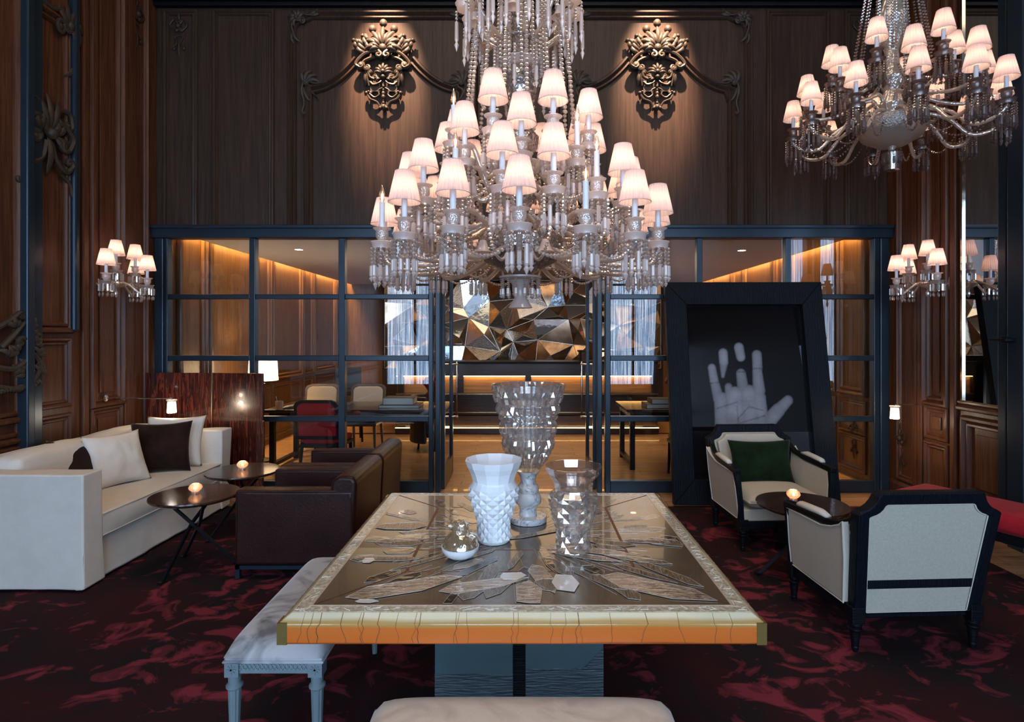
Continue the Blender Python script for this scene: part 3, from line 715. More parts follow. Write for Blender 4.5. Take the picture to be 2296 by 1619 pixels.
# desks either side of the bar room
def desk(x, y, w, d, lab):
    t = thing('library_table', lab, 'table', (x, y, 0), 0, 'dark library tables in the back room')
    MB().box(-w/2, w/2, -d/2, d/2, .71, .75).obj('tabletop', M_ebony, parent=t, bevel=.004)
    MB().box(-w/2+.05, w/2-.05, -d/2+.05, d/2-.05, .64, .71).obj('apron', M_black, parent=t)
    for sx in (-1, 1):
        for sy in (-1, 1): MB().box(sx*(w/2-.08)-.03, sx*(w/2-.08)+.03, sy*(d/2-.08)-.03, sy*(d/2-.08)+.03, 0, .64).obj('leg', M_black, parent=t)
        MB().box(sx*(w/2-.08)-.03, sx*(w/2-.08)+.03, -d/2+.08, d/2-.08, .05, .09).obj('stretcher', M_black, parent=t)
desk(-2.05, 7.45, 2.2, .9, 'long dark library table seen through the left glass screen')
desk(2.1, 7.5, 1.7, .9, 'dark library table behind the right glass screen and the leaning picture')
def dining_chair(x, y, rz, lab, mb_, ms, name, group, wood_=M_black):
    t = thing(name, lab, 'chair', (x, y, 0), rz, group)
    for sx in (-1, 1):
        MB().tube([(sx*.21, -.2, .42), (sx*.22, -.22, 0)], [.022, .014], 8).obj('leg', wood_, parent=t)
        MB().tube([(sx*.20, .2, .44), (sx*.21, .27, 0)], [.022, .014], 8).obj('leg', wood_, parent=t)
    MB().box(-.24, .24, -.23, .22, .38, .42).obj('seat_frame', wood_, parent=t, bevel=.006)
    MB().box(-.235, .235, -.225, .21, .42, .49).obj('seat', ms, parent=t, bevel=.03, seg=3)
    oc = lambda w, z0, z1, c: [(-w, z0), (w, z0), (w, z1-c), (w-c*.5, z1-c*.35), (w-c*1.4, z1), (-w+c*1.4, z1), (-w+c*.5, z1-c*.35), (-w, z1-c)]
    mp = lambda u, v, h: (u, .22+(v-.45)*.16+h, v)
    MB().prism(oc(.255, .48, .93, .06), -.02, .02, mp).obj('back_frame', wood_, parent=t, bevel=.006)
    MB().prism(oc(.215, .52, .895, .05), -.04, .035, mp).obj('backrest', mb_, parent=t, bevel=.01)
    return t
M_taupe = pmat('taupe_painted_wood', (.10, .08, .065, 1), rough=.4)
dining_chair(-2.98, 8.30, 0, 'cream backed dining chair behind the library table, nearer the lamp', M_cream, M_bleather, 'dining_chair', 'cream backed dining chairs', M_taupe)
dining_chair(-2.30, 8.30, 0, 'cream backed dining chair behind the library table, nearer the bar', M_cream, M_bleather, 'dining_chair', 'cream backed dining chairs', M_taupe)
dining_chair(-2.30, 6.75, PI-.05, 'crimson upholstered side chair pulled up to the library table behind the glass', M_red, M_red, 'side_chair', None)
dining_chair(1.95, 6.72, PI, 'beige dining chair behind the right glass beside the leaning picture', M_beige, M_bleather, 'dining_chair', None)
def club(x, y, rz, lab):
    t = thing('tub_chair', lab, 'armchair', (x, y, 0), rz)
    pr = []
    n = 18; outer = [(.34*cos(a), .34*sin(a)) for a in [R(-20)+R(220)*k/n for k in range(n+1)]]; inner = [(.27*cos(a), .27*sin(a)) for a in [R(-20)+R(220)*k/n for k in range(n+1)]][::-1]
    MB().prism(outer+inner, .12, .78, lambda u, v, h: (u, v, h)).obj('shell', M_bleather, parent=t, bevel=.02)
    MB().lathe([(.25, .2), (.27, .25), (.27, .40), (.24, .44), (0, .45)], 20).obj('seat', M_bleather, parent=t)
    for a in (45, 135, 225, 315): MB().tube([(.2*cos(R(a)), .2*sin(R(a)), .2), (.22*cos(R(a)), .22*sin(R(a)), 0)], .016, 8).obj('leg', M_black, parent=t)
club(-1.32, 8.45, R(60), 'dark leather tub chair behind the library table by the door')
# things on the tables
def book(x, y, z, w, d, h, mat, lab, rz=0, group=None):
    t = thing('book', lab, 'book', (x, y, z), rz, group)
    MB().box(-w/2, w/2, -d/2, d/2, 0, .004).box(-w/2, w/2, -d/2, d/2, h-.004, h).box(-w/2, -w/2+.005, -d/2, d/2, 0, h).obj('cover', mat, parent=t)
    MB().box(-w/2+.005, w/2-.006, -d/2+.006, d/2-.006, .004, h-.004).obj('pages', M_page, parent=t)
bk = pmat('black_book_cloth', (.02, .02, .022, 1), rough=.5); bk2 = pmat('charcoal_book_cloth', (.05, .05, .055, 1), rough=.5)
book(-1.55, 7.35, .75, .50, .36, .035, bk, 'wide black book at the bottom of the stack on the library table')
book(-1.57, 7.36, .785, .38, .30, .085, bk2, 'thick boxed black book on top of the stack on the library table')
book(1.72, 7.3, .75, .42, .32, .05, bk2, 'charcoal book under another on the right hand library table')
book(1.75, 7.3, .80, .34, .26, .06, bk, 'black book on top of another on the right hand library table')
ob = thing('open_book', 'open book or folder lying on the library table beneath the lamp', 'book', (-2.75, 7.25, .75), R(12))
for s_ in (-1, 1): MB().add([(0, -.12, .004), (s_*.1, -.12, .035), (s_*.24, -.12, .012), (0, .12, .004), (s_*.1, .12, .035), (s_*.24, .12, .012), (0, -.12, 0), (s_*.24, -.12, 0), (0, .12, 0), (s_*.24, .12, 0)], [(0, 1, 4, 3), (1, 2, 5, 4), (6, 7, 9, 8), (0, 6, 8, 3), (2, 7, 9, 5), (0, 1, 2, 7, 6), (3, 4, 5, 9, 8)]).obj('leaf_block', bk2, parent=ob)
wg = thing('water_glass', 'small cut glass tumbler on the near left corner of the library table', 'glass', (-2.98, 7.06, .75))
MB().lathe([(.028, 0), (.04, .0), (.045, .10), (.040, .10), (.036, .01), (0, .01)], 16, fn=lambda i, j, a, z: 1+.03*(i % 2)).obj('tumbler', M_cryst, parent=wg)
MB().tube([(-.01, 0, .02), (-.04, 0, .16)], .004, 6).tube([(.01, 0, .02), (.04, .01, .15)], .004, 6).obj('stirrer', M_chrome, parent=wg)
M_redg = pmat('ruby_glass', (.20, .004, .012, 1), rough=.12, coat=.8); M_leafr = pmat('dark_red_petal', (.22, .006, .02, 1), rough=.6)
def bouquet(x, y, z, s_, lab, glass):
    t = thing('flower_vase', lab, 'vase', (x, y, z))
    MB().lathe([(0, 0), (.06, 0), (.03, .03), (.025, .07), (.085, .13), (.09, .17), (.07, .20), (.11, .26), (.105, .26), (.06, .2), (0, .19)], 10).obj('vase', M_redg if glass else M_bleather, parent=t, bevel=0)
    random.seed(int(x*10)+50); mb = MB()
    for k in range(46):
        a = random.uniform(0, 2*PI); e = random.uniform(0, 1); r_ = .12*s_
        mb.ball((r_*cos(a)*cos(e*1.3), r_*sin(a)*cos(e*1.3), .26+r_*sin(e*1.3)), .032*s_, 6, 4)
    mb.obj('flowers', M_leafr, parent=t)
bouquet(-1.14, 7.30, .75, 1.0, 'dark red glass vase of red flowers beside the book stack', True)
bouquet(2.05, 7.75, .75, 1.15, 'bunch of dark red flowers behind the leaning picture frame', False)
# lamp
lp = thing('table_lamp', 'lit drum shade lamp rising behind the rosewood screen', 'lamp', (-3.42, 7.60, 0))
MB().lathe([(0, .0), (.13, 0), (.13, .02), (.02, .05), (.018, 1.0), (.03, 1.02), (0, 1.03)], 16).obj('lamp_stand', M_black, parent=lp)
MB().lathe([(.185, 1.06), (.17, 1.33)], 32, caps=False).obj('lamp_shade', mk_shade('drum_shade', (.95, .85, .70, 1)), parent=lp, smooth=True)
light('POINT', 'lamp_bulb', (0, 0, 1.18), 26, (1, .78, .52), parent=lp, shadow_soft_size=.05)
# on the bar
def stool(x, y, lab):
    t = thing('bar_stool', lab, 'stool', (x, y, 0), R(20))
    for sx in (-1, 1):
        for sy in (-1, 1): MB().tube([(sx*.17, sy*.17, .74), (sx*.19, sy*.19, 0)], .016, 8).obj('leg', M_black, parent=t)
    MB().box(-.2, .2, -.2, .2, .72, .80).obj('seat', M_bleather, parent=t, bevel=.02); MB().box(-.2, .2, .17, .21, .80, 1.14).obj('backrest', M_bleather, parent=t, bevel=.01)
    MB().box(-.18, .18, -.19, -.16, .28, .31).obj('foot_rail', M_gilt, parent=t)
stool(-2.75, 9.1, 'dark leather bar stool with a square back at the left end of the bar')
tag(MB().box(-2.05, -1.62, 9.9, 10.1, 1.21, 1.32).obj('bar_box', M_black, bevel=.004), 'flat black box on the left end of the bar top', 'box')
for k, (x, h) in enumerate(((-2.10, .17), (-2.17, .14), (-2.25, .18))):
    t = thing('decanter', ['clear glass decanter on the bar top, closest to the black box', 'shortest clear glass decanter at the left end of the bar', 'clear glass decanter at the very end of the bar, furthest from the black box'][k], 'decanter', (x+.12, 9.85, 1.21), 0, 'decanters on the bar')
    MB().lathe([(0, 0), (.03, 0), (.032, h*.5), (.012, h*.65), (.012, h*.85), (.018, h*.86)], 12).obj('bottle_body', M_cryst, parent=t, smooth=True)
    MB().ball((0, 0, h*.93), .015, 8, 6).obj('stopper', M_cryst, parent=t)
cs = thing('bar_riser', 'slim dark riser shelf on the bar top behind the right screen', 'table', (.85+.6, 10.2, 0))  # raised shelf standing on the bar top
MB().box(-.5, .5, -.15, .15, 1.36, 1.39).obj('shelf', M_black, parent=cs); MB().box(-.48, -.45, -.12, .12, 1.21, 1.36).obj('leg', M_black, parent=cs); MB().box(.45, .48, -.12, .12, 1.21, 1.36).obj('leg', M_black, parent=cs)
# ================================================================== CENTRE TABLE
tb = thing('glass_table', 'large square table with amber resin edge and etched bronze glass top', 'table')
TX0, TX1, TY0, TY1, TZ = -.787, .773, 1.851, 3.345, .75
cx_, cy_ = (TX0+TX1)/2, (TY0+TY1)/2
ID = lambda u, v, h: (u, v, h)
ch = .032
rings = [(0, .664), (0, .728), (ch, TZ-.0005)]
def ringpts(o): return [(TX0+o, TY0+o), (TX1-o, TY0+o), (TX1-o, TY1-o), (TX0+o, TY1-o)]
mb = MB(); vs = []
for o, z in [(.01, .660)]+rings: vs += [(x, y, z) for x, y in ringpts(o)]
fs = [(0, 1, 2, 3)]
for j in range(3):
    for i in range(4): fs.append((j*4+i, j*4+(i+1) % 4, (j+1)*4+(i+1) % 4, (j+1)*4+i))
fs.append((12, 13, 14, 15)); mb.add(vs, fs); mb.obj('resin_slab', M_amber, parent=tb, bevel=.003)
# dark olive clear corners and the glass skin seams
mb = MB()
for x in (TX0, TX1):
    for y in (TY0, TY1):
        sx = 1 if x < 0 else -1; sy = 1 if y < 2.5 else -1
        MB().prism([(x-sx*.002, y-sy*.002), (x+sx*.03, y-sy*.002), (x+sx*.03, y+sy*.05), (x-sx*.002, y+sy*.05)], .662, .731, ID).obj('corner_block', M_olive, parent=tb)
mb = MB(); random.seed(5)                                  # cracks running down the edge
for k in range(24):
    x = random.uniform(TX0+.05, TX1-.05) if k > 4 else TX0+.2+k*.06
    p = [(x, TY0+ch, TZ)]; p.append((x+random.uniform(-.004, .004), TY0-.001, .729)); xx = x
    for z in (.715, .70, .685, .665): xx += random.uniform(-.008, .008); p.append((xx, TY0-.001, z))
    mb.tube(p, random.choice((.0006, .0008, .0012)), 4)
for k in range(22):
    for X, s_ in ((TX0, 1), (TX1, -1)):
        y = TY0+.06+k*.064+random.uniform(-.02, .02)
        mb.tube([(X+s_*ch, y, TZ), (X, y+.004, .728), (X, y+random.uniform(-.01, .01), .665)], .0012, 4)
mb.obj('edge_crack', pmat('crack_line', (.20, .08, .03, 1), rough=.4), parent=tb)['kind'] = 'stuff'
mb = MB()
def ringstrip(o0, o1, z0, z1):
    a = ringpts(o0); b = ringpts(o1)
    for i in range(4):
        j = (i+1) % 4
        mb.add([(*a[i], z0), (*a[j], z0), (*b[j], z0), (*b[i], z0), (*a[i], z1), (*a[j], z1), (*b[j], z1), (*b[i], z1)], [(4, 5, 6, 7), (0, 1, 5, 4), (3, 2, 6, 7)])
ringstrip(ch+.004, .078, TZ-.001, TZ+.001); mb.obj('ice_border', M_icecream, parent=tb)
mb = MB()
for k in range(260):                                       # raised ice-like ridges in the border
    s_ = k % 4; t_ = random.random(); o = random.uniform(ch+.010, .07); a = random.uniform(0, PI)
    x = [TX0+t_*(TX1-TX0), TX1-o, TX0+t_*(TX1-TX0), TX0+o][s_]; y = [TY0+o, TY0+t_*(TY1-TY0), TY1-o, TY0+t_*(TY1-TY0)][s_]
    l = random.uniform(.008, .016)
    x = min(max(x, TX0+.05), TX1-.05); y = min(max(y, TY0+.05), TY1-.05)
    mb.tube([(x-l*cos(a), y-l*sin(a), TZ+.0012), (x+l*cos(a), y+l*sin(a), TZ+.0012)], .0012, 4)
mb.obj('ice_ridge', pmat('ice_ridge_glass', (.85, .82, .72, 1), rough=.2, coat=.5), parent=tb)['kind'] = 'stuff'
mb = MB(); ringstrip(.078, .083, TZ-.001, TZ+.0016); mb.obj('inner_fillet', pmat('pale_fillet', (.75, .62, .5, 1), rough=.25, metal=.4), parent=tb)
mb = MB(); q = ringpts(.083); mb.add([(*p, TZ+.0003) for p in q], [(0, 1, 2, 3)]); mb.obj('bronze_mirror_top', M_bronzetop, parent=tb)
IX0, IX1, IY0, IY1 = -.448, .425, 2.208, 3.03
mb = MB()
for x in (IX0, IX1): mb.box(x-.006, x+.006, IY0, IY1, TZ, TZ+.0015)
for y in (IY0, IY1, 2.43): mb.box(IX0, IX1, y-.0025, y+.0025, TZ, TZ+.0012)
for (x, y), (X, Y) in zip(((IX0, IY0), (IX1, IY0), (IX1, IY1), (IX0, IY1)), q): mb.tube([(x, y, TZ), (X, Y, TZ)], .0022, 4)
mb.obj('copper_inlay', M_copper, parent=tb)
random.seed(21)
sh = [MB() for _ in range(4)]; lines = MB()
def shard(x, y, a, l, w, k, z):
    u = Vector((cos(a), sin(a))); v = Vector((-u.y, u.x)); c = Vector((x, y))
    P = [c-u*l/2, c-u*l*random.uniform(.3, .4)+v*w/2, c+u*l*random.uniform(.2, .36)+v*w*random.uniform(.35, .55), c+u*l/2, c+u*l*random.uniform(.1, .35)-v*w/2, c-u*l*random.uniform(.25, .4)-v*w*random.uniform(.3, .5)]
    P = [(min(max(p.x, TX0+.09), TX1-.09), min(max(p.y, TY0+.09), TY1-.09)) for p in P]
    MB().add([(px, py, z) for px, py in P], [(0, 1, 2, 3, 4, 5)]).obj('crystal_inlay', M_shard[k], parent=tb)
    lines.tube([(px, py, z) for px, py in P+[P[0]]], .0006, 4)
n = 0
for k in range(70):
    a = 2*PI*k/70+random.uniform(-.08, .08); r_ = random.choice((.28, .38, .46, .52, .60, .66)); l = random.uniform(.10, .34)
    x, y = cx_+r_*cos(a)*1.05, cy_+.0+r_*sin(a)
    shard(x, y, a+random.uniform(-.25, .25), l, random.uniform(.03, .085), random.choice((0, 1, 1, 2, 2, 1)), TZ+.0006+.00004*n); n += 1
for x, y, a, l, w, k in ((-.42, 2.07, .42, .42, .11, 0), (-.55, 2.33, .0, .26, .05, 1), (-.14, 2.09, .35, .34, .08, 0), (-.62, 2.31, .1, .05, .05, 3), (-.53, 1.955, 0, .08, .025, 3), (.47, 2.06, -.5, .42, .12, 0), (.15, 2.1, -.1, .10, .14, 3), (-.58, 2.72, .1, .25, .10, 1), (-.04, 2.16, .1, .10, .06, 3), (.02, 2.02, PI/2, .2, .09, 0), (.25, 2.35, -.35, .3, .05, 0), (.05, 2.62, .5, .3, .04, 1)):
    shard(x, y, a, l, w, k, TZ+.0008+.00004*n); n += 1
for k in range(130):
    a = 2*PI*random.random(); r0 = random.uniform(.15, .5); r1 = r0+random.uniform(.08, .22); da = random.uniform(-.06, .06)
    f = lambda r_, a_: (min(max(cx_+r_*cos(a_), TX0+.09), TX1-.09), min(max(cy_+r_*sin(a_), TY0+.09), TY1-.09), TZ+.001)
    lines.tube([f(r0, a), f(r1, a+da)], .0005, 4)
lines.obj('etched_line', M_shard[3], parent=tb)['kind'] = 'stuff'
# pedestal of slate glass panels with an engraved landscape
MB().box(-.33, .29, 2.29, 2.93, .005, .66).obj('pedestal_core', M_black, parent=tb)
P0 = 2.24
for a, b in ((-.345, -.043), (.005, .307)):
    MB().box(a, b, P0, P0+.03, .03, .66).obj('pedestal_panel', M_slate, parent=tb, bevel=.003)
    MB().box(a, b, 2.93, 2.96, .03, .66).obj('pedestal_panel', M_slate, parent=tb, bevel=.003)
hx = lambda px: (px-VX)/FOC*P0
hz = lambda py: EYE-(py-VY)/FOC*P0
e1 = [(hx(975), .04), (hx(1150), .04), (hx(1150), hz(1511)), (hx(1110), hz(1512)), (hx(1060), hz(1510)), (hx(1015), hz(1512)), (hx(975), hz(1510))]
MB().prism(e1, 0, .002, lambda u, v, h: (u, P0-h, v)).obj('engraved_landscape', M_slate2, parent=tb)
e2 = [(hx(1179), .04), (hx(1353), .04), (hx(1353), hz(1452)), (hx(1336), hz(1468)), (hx(1318), hz(1488)), (hx(1302), hz(1502)), (hx(1291), hz(1496)), (hx(1277), hz(1502)), (hx(1262), hz(1497)), (hx(1246), hz(1498)), (hx(1230), hz(1503)), (hx(1212), hz(1500)), (hx(1190), hz(1498)), (hx(1179), hz(1501))]
MB().prism(e2, 0, .002, lambda u, v, h: (u, P0-h, v)).obj('engraved_landscape', M_slate2, parent=tb)

# ================================================================== BENCHES
def bench(x0, x1, y0, y1, mat, lab, ztop=.52):
    cx, cy = (x0+x1)/2, (y0+y1)/2; w, d = x1-x0, y1-y0
    t = thing('upholstered_bench', lab, 'bench', (cx, cy, 0))
    n, m = 28, 28; mb = MB(); vs = []; fs = []
    for j in range(m+1):
        for i in range(n+1):
            u, v = -1+2*i/n, -1+2*j/m
            k = 1-max(abs(u), abs(v))**10*.30
            h = (1-abs(u)**8)*(1-abs(v)**8)
            vs.append((u*w/2*(1-.0*h), v*d/2, ztop-.062+.062*max(0, h)**.42+.004*(1-u*u)*(1-v*v)))
    for j in range(m):
        for i in range(n): a = j*(n+1)+i; fs.append((a, a+1, a+n+2, a+n+1))
    mb.add(vs, fs)
    rim = [j*(n+1) for j in range(m+1)]
    mb.obj('cushion_top', mat, parent=t, smooth=True)
    r_ = .02; bx = rect(-w/2, w/2, -d/2, d/2)
    MB().prism(bx, ztop-.078, ztop-.0605, ID).obj('cushion_side', mat, parent=t, bevel=.012, seg=3)
    MB().tube([(*p, ztop-.078) for p in [(-w/2, -d/2), (w/2, -d/2), (w/2, d/2), (-w/2, d/2)]], .005, 6, closed=True).obj('piping', mat, parent=t)
    MB().box(-w/2+.03, w/2-.03, -d/2+.012, d/2-.012, .395, ztop-.078).obj('apron', M_benchw, parent=t)
    mb = MB()                                             # carved guilloche
    for L_, fn in ((w, lambda q, z: (q, -d/2+.010, z)), (w, lambda q, z: (q, d/2-.010, z))):
        for ph in (0, PI):
            mb.tube([fn(-L_/2+.05+(L_-.1)*k/60, .420+.010*sin(k*.9+ph)) for k in range(61)], .003, 5)
    for L_, fn in ((d, lambda q, z: (-w/2+.028, q, z)), (d, lambda q, z: (w/2-.028, q, z))):
        for ph in (0, PI):
            mb.tube([fn(-L_/2+.05+(L_-.1)*k/60, .420+.010*sin(k*.9+ph)) for k in range(61)], .003, 5)
    mb.obj('carved_frieze', M_benchw, parent=t)
    for sx in (-1, 1):
        for sy in (-1, 1):
            X, Y = sx*(w/2-.028), sy*(d/2-.028)
            l = MB(); l.box(X-.026, X+.026, Y-.026, Y+.026, .385, ztop-.08)
            for k in range(8): l.tube([(X, Y+sy*.027, .414), (X+.018*cos(k*PI/4), Y+sy*.027, .414+.018*sin(k*PI/4))], .003, 4)
            l.lathe([(.0, .005), (.012, .005), (.013, .03), (.023, .33), (.024, .335), (.030, .340), (.030, .347), (.022, .355), (.023, .385)], 24, c=(X, Y, 0), fn=lambda i, j, a, z: 1-(.10 if (i % 3 == 0 and 1 < j < 4) else 0))
            l.obj('leg', M_benchw, parent=t, bevel=0)
    return t
bench(-1.11, -.745, 2.14, 3.03, M_silver, 'silver velvet bench with grey blue fluted legs, tucked under the left of the big table')
bench(-.475, .465, 1.49, 1.85, M_champ, 'champagne velvet bench at the bottom edge of the picture in front of the table')

# ================================================================== SOFA, PILLOWS
def slab(mb, x0, x1, y0, y1, z0, z1): mb.box(x0, x1, y0, y1, z0, z1)
sf = thing('linen_sofa', 'long white linen slipcovered sofa against the left panelled wall', 'sofa')
sx0, sx1, sy0, sy1 = -3.72, -2.83, 3.72, 5.60
def cloth_block(x0, x1, y0, y1, z0, z1, nx=10, ny=10, nz=10, flare=.0, wob=.004, bul=0.0, seed=0):
    """soft block whose faces are slightly wavy and whose skirt can flare"""
    vs = []; idx = {}; fs = []
    def V(i, j, k):
        if (i, j, k) in idx: return idx[(i, j, k)]
        u, v, w = i/nx, j/ny, k/nz
        x = x0+(x1-x0)*u; y = y0+(y1-y0)*v; z = z0+(z1-z0)*w
        f = (1-w)**3*flare
        x += (u-.5)*2*f; y += (v-.5)*2*f
        e = noise.noise(Vector((x*3.1+seed, y*3.1, z*2.2)))*wob*2+noise.noise(Vector((x*9+seed, y*9, z*1.0)))*wob*(1-w)
        cu, cv, cw = (u-.5)*2, (v-.5)*2, (w-.5)*2
        if abs(cu) == 1: x += cu*(e+bul*(1-cv*cv)*(1-cw*cw))
        if abs(cv) == 1: y += cv*(e+bul*(1-cu*cu)*(1-cw*cw))
        if abs(cw) == 1 and cw > 0: z += e+bul*(1-cu*cu)*(1-cv*cv)
        idx[(i, j, k)] = len(vs); vs.append((x, y, z)); return idx[(i, j, k)]
    for i in range(nx):
        for j in range(ny):
            fs.append((V(i, j, 0), V(i, j+1, 0), V(i+1, j+1, 0), V(i+1, j, 0))); fs.append((V(i, j, nz), V(i+1, j, nz), V(i+1, j+1, nz), V(i, j+1, nz)))
    for i in range(nx):
        for k in range(nz):
            fs.append((V(i, 0, k), V(i+1, 0, k), V(i+1, 0, k+1), V(i, 0, k+1))); fs.append((V(i, ny, k), V(i, ny, k+1), V(i+1, ny, k+1), V(i+1, ny, k)))
    for j in range(ny):
        for k in range(nz):
            fs.append((V(0, j, k), V(0, j, k+1), V(0, j+1, k+1), V(0, j+1, k))); fs.append((V(nx, j, k), V(nx, j+1, k), V(nx, j+1, k+1), V(nx, j, k+1)))
    return MB().add(vs, fs)
def cb(name, mat, par, *a, bev=.03, **k): return cloth_block(*a, **k).obj(name, mat, parent=par, smooth=True, bevel=bev, seg=3, ang=60)
cb('arm', M_linen, sf, sx0, sx1, sy0, sy0+.17, .02, .755, flare=.012, nx=20, nz=14, wob=.006, seed=3)
cb('arm', M_linen, sf, sx0, sx1, sy1-.17, sy1, .02, .755, nx=20, nz=14, wob=.006, seed=5)
cb('backrest', M_linen, sf, sx0-.02, sx0+.17, sy0+.02, sy1-.02, .02, .80, ny=26, wob=.006, seed=9)
cb('skirt', M_linen, sf, sx0+.1, sx1-.02, sy0+.16, sy1-.16, .02, .30, ny=30, nx=8, wob=.008, flare=.02, seed=11)
cb('seat_cushion', M_linen, sf, sx0+.16, sx1-.005, sy0+.172, sy1-.172, .30, .455, ny=20, nx=10, wob=.004, bul=.02, seed=13)
cb('back_cushion', M_linen, sf, sx0+.13, sx0+.33, sy0+.18, (sy0+sy1)/2-.005, .44, .82, ny=12, nx=6, wob=.008, bul=.04, seed=15, bev=.05)
cb('back_cushion', M_linen, sf, sx0+.13, sx0+.33, (sy0+sy1)/2+.005, sy1-.18, .44, .82, ny=12, nx=6, wob=.008, bul=.04, seed=17, bev=.05)
mb = MB()                                                   # pleat flap at the front corner
mb.add([(sx1+.008, sy0-.012, .02), (sx1-.035, sy0-.016, .02), (sx1+.004, sy0-.006, .24), (sx1+.012, sy0+.05, .02)], [(0, 1, 2), (0, 2, 3)])
mb.obj('corner_pleat', M_linen, parent=sf)
MB().tube([(sx1-.002, sy0+.18, .448), (sx1-.002, sy1-.18, .448)], .005, 6).tube([(sx1-.002, sy0+.18, .305), (sx1-.002, sy1-.18, .305)], .005, 6).tube([(sx0+.30, sy0+.2, .80), (sx0+.30, sy1-.2, .80)], .005, 6).obj('piping', M_piping, parent=sf)
def pillow(name, lab, mat, w, h, t_, loc, rot, seed=0, group=None):
    n = 22; vs = []; fs = []
    for s_ in (1, -1):
        for j in range(n+1):
            for i in range(n+1):
                u, v = -1+2*i/n, -1+2*j/n
                pin = 1-.10*(1-abs(u)**2)*abs(v)**3; pin2 = 1-.10*(1-abs(v)**2)*abs(u)**3
                f = (max(0, 1-u**2)**.55)*(max(0, 1-v**2)**.55)
                e = noise.noise(Vector((u*2.6+seed, v*2.6, s_)))*.10+noise.noise(Vector((u*6+seed, v*3, s_*2)))*.04
                vs.append((u*w/2*pin2, s_*t_/2*f*(1+e*2), v*h/2*pin))
    N1 = (n+1)**2
    for s_ in (0, 1):
        for j in range(n):
            for i in range(n):
                a = s_*N1+j*(n+1)+i; q = (a, a+1, a+n+2, a+n+1)
                fs.append(q if s_ else q[::-1])
    mb = MB().add(vs, fs); o = mb.obj(name, mat, smooth=True)
    bm = bmesh.new(); bm.from_mesh(o.data); bmesh.ops.remove_doubles(bm, verts=bm.verts, dist=.0005); bmesh.ops.recalc_face_normals(bm, faces=bm.faces); bm.to_mesh(o.data); bm.free()
    for p in o.data.polygons: p.use_smooth = True
    o.location = loc; o.rotation_euler = tuple(R(a) for a in rot)
    tag(o, lab, 'pillow', group); return o
pillow('throw_pillow', 'white linen pillow propped in the middle of the sofa', M_linen2, .44, .44, .15, (-3.24, 4.62, .665), (-24, 0, 66), 1)
pillow('throw_pillow', 'dark brown velvet pillow at the far end of the sofa', M_bvelvet, .47, .44, .14, (-3.15, 5.03, .68), (-14, 0, 22), 2)
pillow('throw_pillow', 'white pillow squeezed behind the brown velvet pillow at the far arm', M_linen2, .50, .46, .16, (-3.17, 5.26, .69), (-14, 0, 10), 3)
pillow('throw_pillow', 'dark brown velvet pillow slumped behind the near arm of the sofa', M_bvelvet, .42, .40, .12, (-3.38, 4.37, .65), (-22, 14, 68), 4)
pillow('throw_pillow', 'white pillow at the left picture edge behind the near sofa arm', M_linen2, .40, .38, .12, (-3.46, 4.03, .655), (-20, 0, 60), 5)

# ================================================================== LEATHER ARMCHAIRS
def leather_chair(y0, lab):
    y1 = y0+.74
    t = thing('leather_armchair', lab, 'armchair', (0, 0, 0), 0, 'pair of dark leather armchairs')
    X0, X1 = -1.945, -1.16
    for a, b in ((y0, y0+.125), (y1-.125, y1)):
        cloth_block(X0, X1+.01, a, b, .10, .605, nx=10, ny=4, nz=8, wob=.003, seed=a).obj('arm', M_leather, parent=t, smooth=True, ang=60, bevel=.022, seg=3)
    # raked back with a rolled top
    mp = lambda u, v, h: (X1-.20+(v-.1)*.10+u, h, v)
    MB().prism([(.0, .12), (.19, .12), (.155, .66), (.12, .70), (.02, .70), (-.02, .66)], y0+.005, y1-.005, lambda u, v, h: (X1-.19+(v-.1)*.12+u, h, v)).obj('backrest', M_leather, parent=t, bevel=.03, seg=4, smooth=True, ang=60)
    cloth_block(X0+.01, X1-.12, y0+.127, y1-.127, .25, .42, nx=8, ny=8, nz=3, wob=.003, bul=.015).obj('seat_cushion', M_leather, parent=t, smooth=True, ang=60, bevel=.03, seg=3)
    MB().box(X0+.01, X1-.05, y0+.13, y1-.13, .10, .25).obj('seat_base', M_leather, parent=t, bevel=.01)
    mb = MB()
    for z in (.600,): mb.tube([(X0+.01, y0+.006, z), (X1-.1, y0+.006, z)], .004, 5).tube([(X0+.01, y0+.119, z), (X1-.2, y0+.119, z)], .004, 5).tube([(X0+.01, y1-.006, z), (X1-.1, y1-.006, z)], .004, 5).tube([(X0+.01, y1-.119, z), (X1-.2, y1-.119, z)], .004, 5)
    mb.obj('seam_piping', M_leather, parent=t)
    MB().box(X0, X1, y0, y0+.03, .075, .10).box(X0, X1, y1-.03, y1, .075, .10).box(X0, X0+.03, y0, y1, .075, .10).box(X1-.03, X1, y0, y1, .075, .10).obj('base_frame', M_steel, parent=t)
    for x in (X0, X1-.03):
        for y in (y0, y1-.03): MB().box(x, x+.03, y, y+.03, .012, .075).obj('leg', M_steel, parent=t)
    return t
leather_chair(3.90, 'nearer dark brown leather armchair facing the white sofa')
leather_chair(4.655, 'farther dark brown leather armchair, next to the glass screen')

